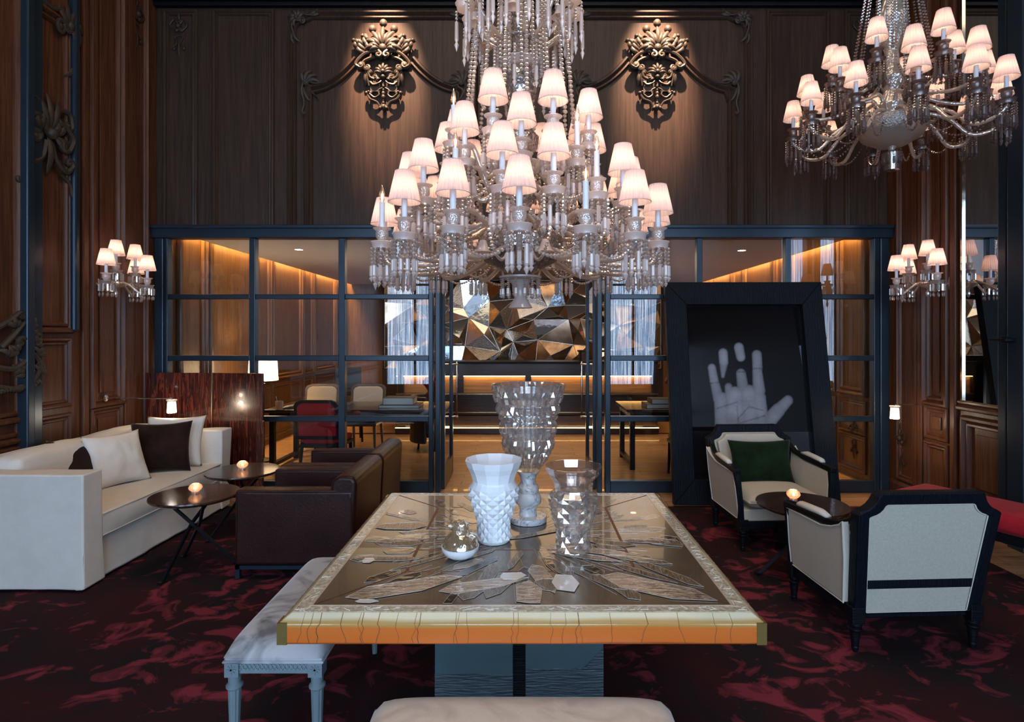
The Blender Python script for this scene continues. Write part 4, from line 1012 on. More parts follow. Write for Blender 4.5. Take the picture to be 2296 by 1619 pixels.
# ================================================================== ROUND TABLES AND VOTIVES
def round_table(x, y, rz, lab, h=.53, r=.29):
    t = thing('round_side_table', lab, 'table', (x, y, 0), rz)
    MB().lathe([(0, h-.03), (r-.03, h-.03), (r-.006, h-.018), (r, h-.008), (r-.003, h), (0, h)], 64).obj('tabletop', M_ebony, parent=t, smooth=True, ang=30)
    for k in range(3):
        a = 2*PI*k/3
        MB().tube([(.19*cos(a), .19*sin(a), h-.03), (.03*cos(a+PI/2), .03*sin(a+PI/2), h*.60), (-.27*cos(a), -.27*sin(a), .014)], .013, 4).obj('leg', M_black, parent=t)
        MB().cbox((-.27*cos(a), -.27*sin(a), .017), (.05, .03, .008)).obj('foot', M_black, parent=t)
    return t
def votive(x, y, z, lab, s_=1.0):
    t = thing('votive_holder', lab, 'candle holder', (x, y, z), 0, 'lit ribbed glass votives')
    r = .043*s_
    pr = [(r*.55, 0)]+[(r*(.55+.45*sin(PI*k/8)), .012+.055*s_*k/8) for k in range(9)]+[(r*.52, .068*s_), (r*.46, .066*s_), (r*.85, .03), (r*.4, .006)]
    MB().lathe(pr, 32, fn=lambda i, j, a, z_: 1+.035*(i % 2)+.02*(j % 2)).obj('glass_bowl', M_votglass, parent=t)
    MB().lathe([(0, .007), (r*.4, .007), (r*.4, .022), (0, .024)], 12).obj('tealight', M_candle, parent=t)
    MB().ball((0, 0, .036), .008, 8, 6, (1, 1, 1.8)).obj('flame', M_bulb, parent=t)
    light('POINT', 'flame_light', (0, 0, .05), .5, (1, .55, .25), parent=t, shadow_soft_size=.012)
round_table(-2.325, 4.10, R(75), 'dark round side table in front of the white sofa, nearer one')
round_table(-2.335, 4.82, R(50), 'dark round side table beyond the near one, by the far sofa arm')
round_table(1.855, 3.87, R(215), 'dark round side table between the two black framed armchairs')
votive(-2.335, 4.12, .53, 'glowing votive glass on the nearer round table by the sofa')
votive(-2.36, 4.86, .53, 'glowing votive glass on the farther round table by the sofa')
votive(1.835, 3.95, .53, 'glowing votive glass on the round table between the armchairs')
votive(-2.32, 6.95, .75, 'tiny glowing votive on the library table edge behind the glass', .8)

# ================================================================== BLACK FRAMED ARMCHAIRS
def bergere(loc, rz, lab):
    """origin on the floor, the sitter faces -Y"""
    t = thing('upholstered_armchair', lab, 'armchair', loc, rz, 'pair of black framed upholstered armchairs')
    rake = lambda v: .30+(v-.30)*.17
    zb, zt = .215, .865
    def outline(i):     # i = inset
        w0, w1, wt = .335-i, .375-i, .265-i*.6
        top = zt-i; sh_ = .755-i*.3
        pts = [(-w0, zb), (w0, zb), (w1, sh_)]
        for k in range(1, 6):
            a = PI/2*k/6; c = (w1+.005, top+.01); rx, rz_ = w1-wt+.005, top-sh_+.01
            pts.append((c[0]-rx*sin(a)*.92-.005*0, c[1]-rz_*cos(a)*.92))
        pts += [(wt, top)]
        return pts+[(-x, z) for x, z in reversed(pts[2:])]
    mpb = lambda u, v, h: (u, rake(v)+h, v)
    def ring_prism(o, i, h0, h1):
        mb = MB(); n = len(o); vs = []
        for P, h in ((o, h0), (i, h0), (i, h1), (o, h1)): vs += [mpb(u, v, h) for u, v in P]
        fs = []
        for k in range(n):
            j = (k+1) % n
            for q in range(4): fs.append((q*n+k, q*n+j, ((q+1) % 4)*n+j, ((q+1) % 4)*n+k))
        return mb.add(vs, fs)
    O = outline(0); I = outline(.062)
    ring_prism(O, I, -.035, .035).obj('back_frame', M_blackh, parent=t, bevel=.008)
    MB().box(-.31, .31, -.03, .03, 0, .055, Matrix.Translation((0, rake(.33), .345))).obj('cross_rail', M_blackh, parent=t, bevel=.01)
    Pb = outline(.058)
    MB().prism(Pb, -.028, .018, mpb).obj('outer_back', M_greylinen, parent=t)
    # padded inner back
    up = [(u*.97, max(v, .46)) for u, v in outline(.07)]
    MB().prism(up, -.075, -.025, mpb).obj('backrest', M_beige, parent=t, bevel=.02, seg=4, smooth=True, ang=50)
    mb = MB().tube([mpb(u, v, .024) for u, v in outline(.064)], .004, 5, closed=True); mb.obj('piping', M_piping, parent=t)
    # seat
    mp2 = lambda u, v, h: (u, v, h)
    tr = [(-.36, -.31), (.36, -.31), (.325, .29), (-.325, .29)]
    MB().prism(tr, .175, .235, mp2).obj('seat_rail', M_blackh, parent=t, bevel=.008)
    mb = MB()
    for k in range(40): mb.ball((-.31+k*.0159, .295, .215), .007, 6, 4); 
    mb.obj('carved_beading', M_black, parent=t)
    MB().prism([(u*.97, v*.97) for u, v in tr], .235, .325, mp2).obj('seat_base', M_beige, parent=t, bevel=.012, seg=3)
    n = 16; vs = []; fs = []
    def soft(w, d, z0, z1, yc, par, name, mat):
        vs = []; fs = []; n = 18
        for s_ in (1, 0):
            for j in range(n+1):
                for i in range(n+1):
                    u, v = -1+2*i/n, -1+2*j/n; f = (1-u**8)**.5*(1-v**8)**.5
                    zz = (z0+z1)/2+(1 if s_ else -1)*((z1-z0)/2*f+(.018*(1-u*u)*(1-v*v) if s_ else 0))
                    vs.append((u*w/2*(1-.03*(v+1)/2), yc+v*d/2, zz))
        N1 = (n+1)**2
        for s_ in (0, 1):
            for j in range(n):
                for i in range(n): a = s_*N1+j*(n+1)+i; fs.append((a, a+1, a+n+2, a+n+1))
        MB().add(vs, fs).obj(name, mat, parent=par, smooth=True)
    soft(.60, .58, .325, .435, -.045, t, 'seat_cushion', M_beige)
    MB().tube([(-.295, -.33, .40), (.295, -.33, .40)], .004, 5).obj('piping', M_piping, parent=t)
    for s_ in (-1, 1):
        # arm: sweeps down from the back then runs level to a scrolled front
        pts = []; 
        yb = rake(.70)
        ctrl = [(.335, yb-.01, .76), (.340, yb-.05, .70), (.352, yb-.13, .655), (.365, yb-.25, .635), (.372, -.10, .625), (.376, -.22, .618), (.376, -.295, .61)]
        MB().tube([(s_*x, y, z) for x, y, z in ctrl], [.028, .029, .03, .032, .034, .036, .036], 4, flat=.8).obj('arm', M_black, parent=t, bevel=.006)
        MB().tube([(s_*.376, -.268, .60), (s_*.366, -.285, .50), (s_*.352, -.292, .35), (s_*.348, -.285, .235)], [.033, .026, .024, .028], 4).obj('arm_post', M_blackh, parent=t, bevel=.005)
        MB().tube([(s_*.366, .14, .66), (s_*.372, .08, .668), (s_*.376, -.02, .662), (s_*.378, -.12, .655), (s_*.377, -.15, .645)], [.018, .027, .028, .027, .018], 8, flat=.7).obj('armrest_pad', M_piping, parent=t, smooth=True)
        side = [(.285, .245), (-.268, .245), (-.272, .38), (-.262, .50), (-.255, .595), (.10, .605), (.20, .63), (.27, .66), (yb-.06, .69), (rake(.5)-.035, .5), (rake(.25)-.03, .25)]
        side = side[1:]
        MB().prism(side, -.018, .018, lambda u, v, h: (s_*(.338+.036*(v-.245)/.36*(1-(u+.27)*.4)+h), u, v)).obj('side_panel', M_beige, parent=t, bevel=.006)
        MB().tube([(s_*(.360+.036*(v-.245)/.36*(1-(u+.27)*.4)), u, v) for u, v in side], .0045, 5, closed=True).obj('piping', M_piping, parent=t)
        for y, z1 in ((-.285, .235), (.295, .235)):
            X = s_*(.335 if y < 0 else .318)
            l = MB().box(X-.034, X+.034, y-.034, y+.034, .165, z1+.015)
            l.lathe([(0, .012), (.014, .012), (.017, .03), (.020, .035), (.016, .045), (.018, .05), (.026, .115), (.027, .12), (.034, .128), (.034, .136), (.024, .14), (.034, .15), (.034, .166)], 20, c=(X, y, 0))
            l.obj('leg', M_black, parent=t, bevel=.003)
    return t
bergere((2.02, 3.32, 0), R(180)-R(-3), 'black framed armchair turned away, showing its pale grey-green back panel')
bergere((1.985, 4.72, 0), R(3), 'black framed beige armchair facing the camera under the leaning picture')
pillow('lumbar_pillow', 'dark green velvet lumbar pillow on the armchair facing the camera', M_gvelvet, .54, .36, .15, (1.975, 4.83, .60), (-14, 0, 2), 6)

# ================================================================== RED BENCH (right edge)
rb = thing('red_bench', 'crimson velvet bench with dark legs by the right wall, behind the turned armchair', 'bench', (3.30, 4.12, 0), R(28))
cloth_block(-.24, .24, -.55, .55, .33, .455, nx=8, ny=14, nz=3, wob=.003, bul=.02).obj('seat_cushion', M_red, parent=rb, smooth=True, ang=60, bevel=.035, seg=4)
MB().box(-.23, .23, -.54, .54, .27, .33).obj('seat_frame', M_black, parent=rb, bevel=.006)
for sx in (-1, 1):
    for sy in (-1, 1): MB().tube([(sx*.20, sy*.51, .28), (sx*.205, sy*.52, .012)], [.026, .016], 4).obj('leg', M_black, parent=rb)

# ================================================================== ROSEWOOD SCREEN
sc = thing('folding_screen', 'glossy rosewood folding screen standing behind the far arm of the sofa', 'screen', (0, 0, 0))
def scr(xa, ya, xb, yb, z1):
    d = Vector((xb-xa, yb-ya)); n_ = Vector((-d.y, d.x)).normalized()*.015
    P = [(xa-n_.x, ya-n_.y), (xb-n_.x, yb-n_.y), (xb+n_.x, yb+n_.y), (xa+n_.x, ya+n_.y)]
    MB().prism(P, .02, z1, ID).obj('screen_panel', M_rose, parent=sc, bevel=.003)
zs = EYE-(836-VY)/FOC*5.86
for a in ((-3.83, 5.88, -3.15, 5.86), (-3.14, 5.86, -2.60, 5.78)): scr(*a, zs)
MB().tube([(-3.145, 5.84, .02), (-3.145, 5.84, zs)], .008, 8).obj('hinge', M_gilt, parent=sc)

# ================================================================== LEANING PICTURE
# base at y 5.55, top at y 6.02
import itertools
pb_y, pt_y = 5.60, 5.99
p0 = Vector((1.44, pb_y, 0.012)); p1 = Vector((3.03, pb_y-.02, 0.012))
Hh = 2.17; tilt = math.atan2(pt_y-pb_y, Hh); Wd = (p1-p0).length
pic = thing('framed_picture', 'huge black framed photograph of an open hand, leaning on the glass screen', 'picture', (p0.x, p0.y, p0.z+.005), rot=(-tilt, 0, R(-.8)))
PH = Hh/cos(tilt)
def mitre(a, b, c, d, mat=M_blackh): MB().prism([a, b, c, d], -.05, .035, lambda u, v, h: (u, h, v)).obj('frame_member', mat, parent=pic, bevel=.006)
fwL, fwT, fwB = .21, .235, .24
mitre((0, 0), (fwL, fwB), (fwL, PH-fwT), (0, PH)); mitre((Wd, 0), (Wd, PH), (Wd-fwL, PH-fwT), (Wd-fwL, fwB))
mitre((0, PH), (fwL, PH-fwT), (Wd-fwL, PH-fwT), (Wd, PH)); mitre((0, 0), (Wd, 0), (Wd-fwL, fwB), (fwL, fwB))
MB().box(fwL-.03, Wd-fwL+.03, .012, .03, fwB-.03, PH-fwT+.03).obj('backing_board', M_black, parent=pic)
# photographic print of a raised hand on a dark ground
pu0, pu1, pv0, pv1 = fwL, Wd-fwL, .70, PH-fwT
def seg(p, a, b):
    pa = p-a; ba = b-a; h = max(0, min(1, pa.dot(ba)/ba.dot(ba))); return (pa-ba*h).length, h
def hand_tone(x, y):      # crop pixels of the photo inside the frame
    p = Vector((x, y)); best = 0
    def cap(a, b, ra, rb, tone):
        nonlocal best
        d, h = seg(p, Vector(a), Vector(b)); r = ra+(rb-ra)*h
        if d < r:
            e = 1-(d/r)**2; best = max(best, tone*(.50+.5*e**.6))
        elif d < r+5: best = max(best, tone*.5*(1-(d-r)/5))
    cap((310, 882), (322, 960), 21, 24, .75); cap((322, 960), (345, 1060), 24, 30, .6)
    cap((379, 798), (381, 850), 25, 24, .85); cap((381, 850), (373, 930), 24, 8, .6)
    cap((404, 990), (410, 1050), 20, 26, .6)
    cap((473, 766), (482, 820), 26, 24, .8); cap((480, 915), (490, 1010), 26, 32, .62)
    cap((577, 808), (578, 880), 26, 27, .72); cap((576, 900), (582, 1010), 26, 34, .7)
    cap((360, 1060), (365, 1240), 40, 45, .72); cap((440, 1050), (440, 1240), 60, 70, .80); cap((520, 1040), (530, 1220), 60, 70, .75); cap((580, 1050), (590, 1200), 38, 40, .72)
    cap((400, 1230), (560, 1240), 60, 60, .8)
    cap((600, 1210), (690, 1120), 42, 36, .68); cap((690, 1120), (750, 1065), 34, 26, .62)
    if best > 0:
        n_ = noise.noise(Vector((x*.02, y*.02, 0)))*.18+noise.noise(Vector((x*.08, y*.08, 2)))*.10
        cr = 0
        for a, b in (((335, 1110), (450, 1075)), ((450, 1170), (520, 1100)), ((520, 1100), (600, 1120)), ((430, 1200), (610, 1150)), ((455, 1200), (450, 1100)), ((465, 905), (500, 905)), ((560, 885), (600, 885)), ((300, 970), (345, 965))):
            d, h = seg(p, Vector(a), Vector(b))
            if d < 7: cr = max(cr, .30*(1-d/7))
        best = max(.03, best*(1+n_)-cr)
    return best
nx_, nz_ = 190, 190; vs = []; cols = []; fs = []
for j in range(nz_+1):
    for i in range(nx_+1):
        s_, q = i/nx_, j/nz_
        vs.append((pu0+(pu1-pu0)*s_, .009, pv0+(pv1-pv0)*q))
        cropx = (163+(842-163)*s_)*(1) + (1-q)*(15+15*s_); cropy = 1235-(1235-522)*q
        v = hand_tone(cropx, cropy)*.34+.006
        cols.append((v*.92, v*.98, v*1.12, 1))
for j in range(nz_):
    for i in range(nx_): a = j*(nx_+1)+i; fs.append((a, a+1, a+nx_+2, a+nx_+1))
mp_, t_, out_, N_, L_ = nt('hand_photograph_print')
at = N_('ShaderNodeVertexColor'); at.layer_name = 'print'
pp = N_('ShaderNodeBsdfPrincipled', Roughness=.6); L_(at.outputs[0], pp.inputs['Base Color']); pp.inputs['Coat Weight'].default_value = .6; pp.inputs['Coat Roughness'].default_value = 0; pp.inputs['Coat IOR'].default_value = 1.5; pp.inputs['Specular IOR Level'].default_value = 0
L_(pp.outputs[0], out_.inputs[0])
po = MB().add(vs, fs).obj('hand_photograph', mp_, parent=pic, smooth=True)
ca = po.data.color_attributes.new('print', 'FLOAT_COLOR', 'POINT')
ca.data.foreach_set('color', [c for q in cols for c in q])
MB().box(pu0, pu1, .004, .011, fwB, pv0-.004).obj('lower_panel', pmat('black_gloss_mount', (.006, .006, .008, 1), rough=.15, coat=.5), parent=pic)

# ================================================================== READING LAMPS
def reading_lamp(loc, rz, lab, reach):
    """swing arm from the origin plate along +X, small cut crystal shade hanging at its end"""
    t = thing('crystal_wall_lamp', lab, 'lamp', loc, rz)
    MB().lathe([(0, 0), (.03, 0), (.03, .012), (0, .014)], 20, M=Matrix.Rotation(R(90), 4, 'Y')).obj('wall_plate', M_chrome, parent=t)
    MB().tube([(0, 0, 0), (reach*.5, 0, .0), (reach, 0, 0), (reach, 0, -.02)], .006, 8).obj('swing_arm', M_chrome, parent=t)
    pr = [(.034, -.135), (.040, -.13), (.033, -.03), (.044, -.02), (.044, -.012), (.0, -.012)]
    MB().lathe(pr, 20, c=(reach, 0, 0), fn=lambda i, j, a, z: 1+.05*(i % 2)*(1 if 0 < j < 3 else 0)).obj('crystal_shade', M_cryst, parent=t)
    MB().ball((reach, 0, -.075), .017, 10, 8, (1, 1, 1.5)).obj('bulb', emat('reading_bulb', (1, .85, .68, 1), 90), parent=t)
    l = light('SPOT', 'bulb_light', (reach, 0, -.1), 16, (1, .80, .60), parent=t, spot_size=R(130), spot_blend=.6, shadow_soft_size=.02)
    light('POINT', 'bulb_glow', (reach, 0, -.16), 3, (1, .80, .60), parent=t, shadow_soft_size=.02)
X = (385-VX)/FOC*5.35; reading_lamp((XL+.03, 5.35, EYE-(893-VY)/FOC*5.35), 0, 'small lit cut crystal swing lamp over the far end of the sofa', X-(XL+.03))
X = (2006-VX)/FOC*5.45; reading_lamp((XR, 5.45, EYE-(907-VY)/FOC*5.45), PI, 'small lit cut crystal swing lamp on the right wall by the leaning picture', XR-X)
# ================================================================== VASES ON THE TABLE
s1 = 2.54/FOC/3.52; s2 = 2.407/FOC/3.52; s3 = 2.81/FOC/3.52
def flared(mb, k, H, base, N, mat, hollow=True, smooth=0):
    pass
def diamond_body(rows, N):
    """rows of (r, z, kind): kind 1 staggers raised points, giving star facets"""
    vs = []; fs = []
    for j, (r, z, kd) in enumerate(rows):
        for i in range(N):
            a = 2*PI*i/N; m = 1
            if kd == 1: m = 1.03 if (i % 2 == 0) else .93
            elif kd == 2: m = .93 if (i % 2 == 0) else 1.03
            vs.append((r*m*cos(a), r*m*sin(a), z))
    for j in range(len(rows)-1):
        for i in range(N):
            k = (i+1) % N; a, b, c, d = j*N+i, j*N+k, (j+1)*N+k, (j+1)*N+i
            if (i+j) % 2: fs += [(a, b, c), (a, c, d)]
            else: fs += [(a, b, d), (b, c, d)]
    return vs, fs
def vase(name, lab, x, y, mat, r0, rn, rs, rr, H, glass):
    t = thing(name, lab, 'vase', (x, y, TZ+.002))
    N = 24; zs_ = .655*H                                   # shoulder height
    rows = [(r0*.90, 0, 0), (r0, .012, 0)]
    nrow = 9
    for j in range(nrow+1):
        q = j/nrow; z = .015+(zs_-.03-.015)*q
        r = r0*(1.06-.10*sin(PI*min(1, q*1.5)))+(rs-r0)*max(0, (q-.15)/.85)**1.6
        rows.append((r, z, 1+j % 2))
    rows += [(rs*1.02, zs_-.012, 1), (rs, zs_+.005, 0), (rn*1.02, zs_+.022, 0), (rn, zs_+.03, 0)]
    vs, fs = diamond_body(rows, N); mb = MB().add(vs, fs)
    n0 = len(rows)
    fs2 = [tuple(reversed(range(N)))]; mb.f += fs2; mb.m += [0]
    # flared twelve sided collar, then the inside wall down to the floor
    prof = [(rn, zs_+.03), (rn*1.06, zs_+.05), (rn*1.13, zs_+.07), (rr*.92, H-.03), (rr, H)]
    inn = [(rr-.007, H), (rr*.92-.008, H-.03), (rn*1.0, zs_+.06), (rn-.010, zs_+.02), (r0*.86, zs_*.5), (r0*.80, .05), (0, .04)]
    al = prof+inn; M_ = 12; vs = []; fs = []
    for r, z in al:
        for i in range(M_):
            a = 2*PI*(i+.5)/M_
            vs.append((max(r, 1e-4)*cos(a), max(r, 1e-4)*sin(a), z))
    for j in range(len(al)-1):
        for i in range(M_): k = (i+1) % M_; fs.append((j*M_+i, j*M_+k, (j+1)*M_+k, (j+1)*M_+i))
    fl_ = MB()
    # join ring: 24-gon body edge to 12-gon collar
    if glass: MB().add(vs, fs).obj('flared_collar', crystal('clear_collar', .5, .66, .06, (1, .98, .95, 1), rough=.02), parent=t)
    o = mb; b = len(o.v); o.v += vs; base = (n0-1)*N
    if not glass: o.f += [tuple(b+q for q in f) for f in fs]; o.m += [0]*len(fs)
    for i in range(M_):
        k = (i+1) % M_; p = base+(2*i+1) % N; q_ = base+(2*i+2) % N; r_ = base+(2*i+3) % N
        o.f += [(p, q_, b+i), (q_, b+k, b+i), (q_, r_, b+k)]; o.m += [0]*3
    o.obj('vase_body', mat, parent=t, bevel=0 if glass else .0012, seg=2)
    return t
vase('porcelain_vase', 'matt white faceted vase with a flared rim, left of the tall goblet', (1107-VX)/FOC*2.54, 2.54, M_whitebis, 135*s1, 165*s1, 192*s1, 228*s1, .357, False)
vase('crystal_vase', 'clear cut crystal vase with a flared rim, right of the tall goblet', (1285-VX)/FOC*2.41, 2.41, M_realglass, 138*s2, 150*s2, 190*s2, 232*s2, .357, True)
# goblet: crystal cup on a twisted marble foot
g = thing('crystal_goblet_vase', 'tall ribbed crystal goblet vase on a twisted marble foot', 'vase', ((1184-VX)/FOC*2.81, 2.81, TZ+.002))
Z = lambda c: (1183-c)*s3
MB().lathe([(0, 0), (145*s3, 0), (147*s3, .004), (147*s3, Z(1150)), (143*s3, Z(1140)), (0, Z(1136))], 48).obj('marble_disc', M_marble, parent=g, smooth=True, ang=40)
prof = [(66, 1140), (60, 1110), (62, 1080), (72, 1060), (96, 1035), (103, 1000), (98, 970), (85, 955), (90, 940), (92, 915), (80, 895), (62, 880), (60, 850), (72, 815), (92, 792), (94, 788), (0, 786)]
pp_ = []
for i in range(len(prof)-1):
    for k in range(3): q = k/3; pp_.append((prof[i][0]+(prof[i+1][0]-prof[i][0])*q, prof[i][1]+(prof[i+1][1]-prof[i][1])*q))
pp_.append(prof[-1])
MB().lathe([(r*s3, Z(c)) for r, c in pp_], 40, fn=lambda i, j, a, z: 1+.09*sin(2*a+z*28)*(1 if z < .2 else .3)).obj('marble_stem', M_marble, parent=g, smooth=True)
cup = [(92, 786), (118, 740), (140, 705), (152, 700), (160, 665), (176, 655), (178, 625), (190, 622), (200, 590), (206, 560), (196, 530), (186, 522), (206, 512), (222, 470), (224, 430), (212, 400), (206, 385), (226, 375), (228, 350), (218, 345), (244, 325), (250, 295), (240, 265), (232, 258), (256, 245), (270, 205), (272, 190), (278, 150), (292, 112), (288, 104)]
inn = [(276, 108), (262, 150), (252, 205), (222, 260), (214, 340), (196, 400), (188, 520), (150, 640), (110, 720), (60, 760), (0, 765)]
def ribs(i, j, a, z):
    return 1+(.035*(1 if (i//2+j//3) % 2 else -1) if 0 < j < 28 else 0)
MB().lathe([(r*s3, Z(c)) for r, c in cup+inn], 80, fn=ribs).obj('crystal_cup', M_realglass, parent=g)
# crystal bird lidded bowl
b_ = thing('crystal_bird_bowl', 'small white bowl with a gold flecked crystal bird as its lid', 'bowl', ((1032-VX)/FOC*2.35, 2.35, TZ+.002))
MB().lathe([(0, 0), (.040, .0), (.062, .014), (.074, .034), (.076, .046), (.072, .046), (.068, .034), (.05, .016), (0, .010)], 48, fn=lambda i, j, a, z: 1+(.012*sin(i*PI/2+j) if 0 < j < 4 else 0)).obj('porcelain_bowl', M_whitebis, parent=b_, smooth=True, ang=50)
M_bird = crystal('gold_flecked_crystal', .55, .25, .3, (.95, .75, .45, 1), rough=.08, bump=1.0, bscale=60)
bm = bmesh.new()
mb = MB(); body = [(.073, .047), (.070, .062), (.060, .078), (.045, .092), (.034, .102), (.033, .112)]
mb.lathe([(0, .047)]+body+[(.036, .122), (.034, .136), (.022, .147), (0, .150)], 28, fn=lambda i, j, a, z: 1+.012*math.sin(i*3.7+j*2.1))
mb.obj('bird_body', M_bird, parent=b_, smooth=True, ang=30)
MB().tube([(-.030, -.004, .126), (-.046, -.008, .127), (-.056, -.010, .131)], [.010, .006, .001], 8).obj('beak', M_bird, parent=b_, smooth=True)
MB().tube([(.035, 0, .10), (.060, 0, .085), (.074, .0, .070)], [.018, .02, .008], 8, flat=.5).obj('tail', M_bird, parent=b_, smooth=True)
MB().lathe([(0, .049), (.066, .049), (.058, .064), (.03, .07), (0, .072)], 20, fn=lambda i, j, a, z: 1+.03*(i % 2)).obj('gold_lining', M_gilt, parent=b_)

# ================================================================== CHANDELIERS
def shade_mesh(rt=.042, rb_=.074, h=.143):
    n = 96; mb = MB(); vs = []; fs = []; st = 6
    for j in range(st+1):
        q = j/st; r = rb_+(rt-rb_)*q
        for i in range(n): m = 1+.034*(1 if i % 4 < 2 else -1)*(.6+.4*q); a = 2*PI*i/n; vs.append((r*m*cos(a), r*m*sin(a), h*q))
    for j in range(st):
        for i in range(n): k = (i+1) % n; fs.append((j*n+i, j*n+k, (j+1)*n+k, (j+1)*n+i))
    mb.add(vs, fs)
    mb.tube([(rb_*1.015*cos(2*PI*i/48), rb_*1.015*sin(2*PI*i/48), .001) for i in range(48)], .0016, 4, closed=True)
    mb.tube([(rt*1.02*cos(2*PI*i/32), rt*1.02*sin(2*PI*i/32), h) for i in range(32)], .0014, 4, closed=True)
    return mb.mesh('lamp_shade', M_shade, True, 25)
ME_shade = shade_mesh()
ME_candle = MB().lathe([(.0135, -.07), (.0135, .015), (.0, .016)], 14).mesh('candle', M_candle, True, 40)
ME_bcandle = MB().lathe([(.0135, -.07), (.0135, .055), (.0, .056)], 14).mesh('candle', M_candle, True, 40)
M_bulbg = crystal('clear_bulb_glass', .3, .65, .05, (1, .8, .6, 1), rough=.02)
ME_bulb = MB().lathe([(.006, .055), (.012, .07), (.0155, .085), (.013, .105), (.007, .125), (.002, .14), (0, .143)], 14).mesh('bulb', M_bulbg, True)
ME_fil = MB().ball((0, 0, .088), .0055, 8, 6, (1, 1, 2.2)).mesh('flame', M_bulb, True)
def cup_mesh(m):
    return MB().lathe([(.012, -.163), (.020, -.158), (.012, -.148), (.020, -.135), (.030, -.118), (.031, -.095), (.028, -.088), (.044, -.078), (.046, -.074), (.030, -.078), (.014, -.08)], 24, fn=lambda i, j, a, z: 1+.03*(i % 2 if 3 < j < 7 else 0)).mesh('candle_cup', m, True, 40)
def pan_mesh(m):
    return MB().lathe([(.012, -.178), (.047, -.176), (.051, -.150), (.057, -.144), (.055, -.142), (.040, -.148), (.012, -.150)], 28, fn=lambda i, j, a, z: 1+.04*(i % 2)).mesh('drip_pan', m, True, 40)
def bead(mb, z, r, n=8, x=0, y=0):
    mb.lathe([(0, z-r), (r*.72, z-r*.55), (r, z), (r*.72, z+r*.55), (0, z+r)], n, c=(x, y, 0), caps=False)
def spear(mb, z1, L_, r, n=6):
    mb.lathe([(0, z1-L_), (r, z1-L_*.78), (r*.45, z1-L_*.70), (r*.85, z1-L_*.62), (r*.75, z1-L_*.05), (0, z1)], n, caps=False)
def pendant_mesh(mc, mf, beads, ln, kind=0):
    mb = MB(); z = -.004
    for k in range(beads): bead(mb, z-.0085, .0085); z -= .018
    mb.mi = 1; spear(mb, z, ln, .0125)
    return mb.mesh('pendant', [mc, mf])
def arm_mesh(m, r0, R_, z0, dip, z1):
    """arm local: starts at hub (x=r0-R_), ends below the pan at x=0; rises in an S"""
    P = [Vector((r0-R_, 0, z0)), Vector((r0-R_+.10*(R_-r0), 0, z0+.045)), Vector((-(R_-r0)*.58, 0, z0-.02)), Vector((-(R_-r0)*.34, 0, dip)), Vector((-(R_-r0)*.12, 0, dip+.005)), Vector((0, 0, dip+.06)), Vector((0, 0, z1))]
    out = []
    for i in range(len(P)-1):
        p0 = P[max(i-1, 0)]; p1 = P[i]; p2 = P[i+1]; p3 = P[min(i+2, len(P)-1)]
        for k in range(7):
            t_ = k/7
            out.append(.5*((2*p1)+(p2-p0)*t_+(2*p0-5*p1+4*p2-p3)*t_*t_+(3*p1-p0-3*p2+p3)*t_**3))
    out.append(P[-1])
    return MB().tube(out, [.0125+.0022*(k % 2) for k in range(len(out))], 8).mesh('arm', m, True, 70)
def chandelier(name, lab, cx, cy, tiers, hub_z, mats, front_budget, shade_power, arms_from, group=None, cam=True):
    mc, mf, mr, mcup, mpan, parm = mats
    t = thing(name, lab, 'chandelier', (cx, cy, 0))
    cupm, panm = cup_mesh(mcup), pan_mesh(mpan)
    pends = [pendant_mesh(mc, mf, 5, .085), pendant_mesh(mc, mf, 2, .12), pendant_mesh(mc, mf, 3, .14)]
    allp = []
    for (R_, z, n, a0, bare, dipo, r0) in tiers:
        # z = height of the shade bottoms
        am = arm_mesh(parm, r0, R_, arms_from(z)-z, -.23-dipo, -.168)
        for k in range(n):
            a = a0+2*PI*k/n            # a = 0 is towards the camera (-Y)
            x, y = R_*sin(a), -R_*cos(a); rz = math.atan2(y, x)
            br = bpy.data.objects.new('branch', cupm); C.objects.link(br); br.parent = t
            br.location = (x, y, z); br.rotation_euler = (0, 0, rz)
            inst(am, 'arm', br); inst(panm, 'drip_pan', br)
            isb = any(abs(((math.degrees(a)-b+180) % 360)-180) < 6 for b in bare)
            if isb:
                inst(ME_bcandle, 'candle', br); inst(ME_bulb, 'bulb', br); inst(ME_fil, 'filament', br)
                light('POINT', 'bulb_light', (0, 0, .16), shade_power*.8, (1, .65, .46), parent=br, shadow_soft_size=.01)
            else:
                inst(ME_candle, 'candle', br); inst(ME_shade, 'lamp_shade', br)
                light('POINT', 'bulb_light', (0, 0, .062), shade_power, (1, .65, .46), parent=br, shadow_soft_size=.016)
            np_ = 10
            for q in range(np_):
                b = 2*PI*q/np_
                Mw = Matrix.Translation((x, y, z)) @ Matrix.Rotation(rz, 4, 'Z') @ Matrix.Translation((.052*cos(b), .052*sin(b), -.168)) @ Matrix.Rotation(b, 4, 'Z')
                allp.append(((Vector((cx, cy, 0))+Mw.translation-Vector((0, 0, EYE))).length, random.choice((0, 0, 1, 2)) if q % 2 else 0, Mw))
    allp.sort(key=lambda q: q[0])
    for d_, k, Mw in allp[:front_budget]: inst(pends[k], 'pendant', t, Mw)
    rest = MB()
    for d_, k, Mw in allp[front_budget:]:
        me = pends[k]; rest.mi = 0
        b0 = len(rest.v); rest.v += [tuple(Mw @ v.co) for v in me.vertices]
        for p in me.polygons: rest.f.append(tuple(b0+i for i in p.vertices)); rest.m.append(p.material_index)
    if allp[front_budget:]:
        o = rest.obj('pendant', [mc, mf], parent=t); o['kind'] = 'stuff'
    return t
random.seed(9)
D = math.radians
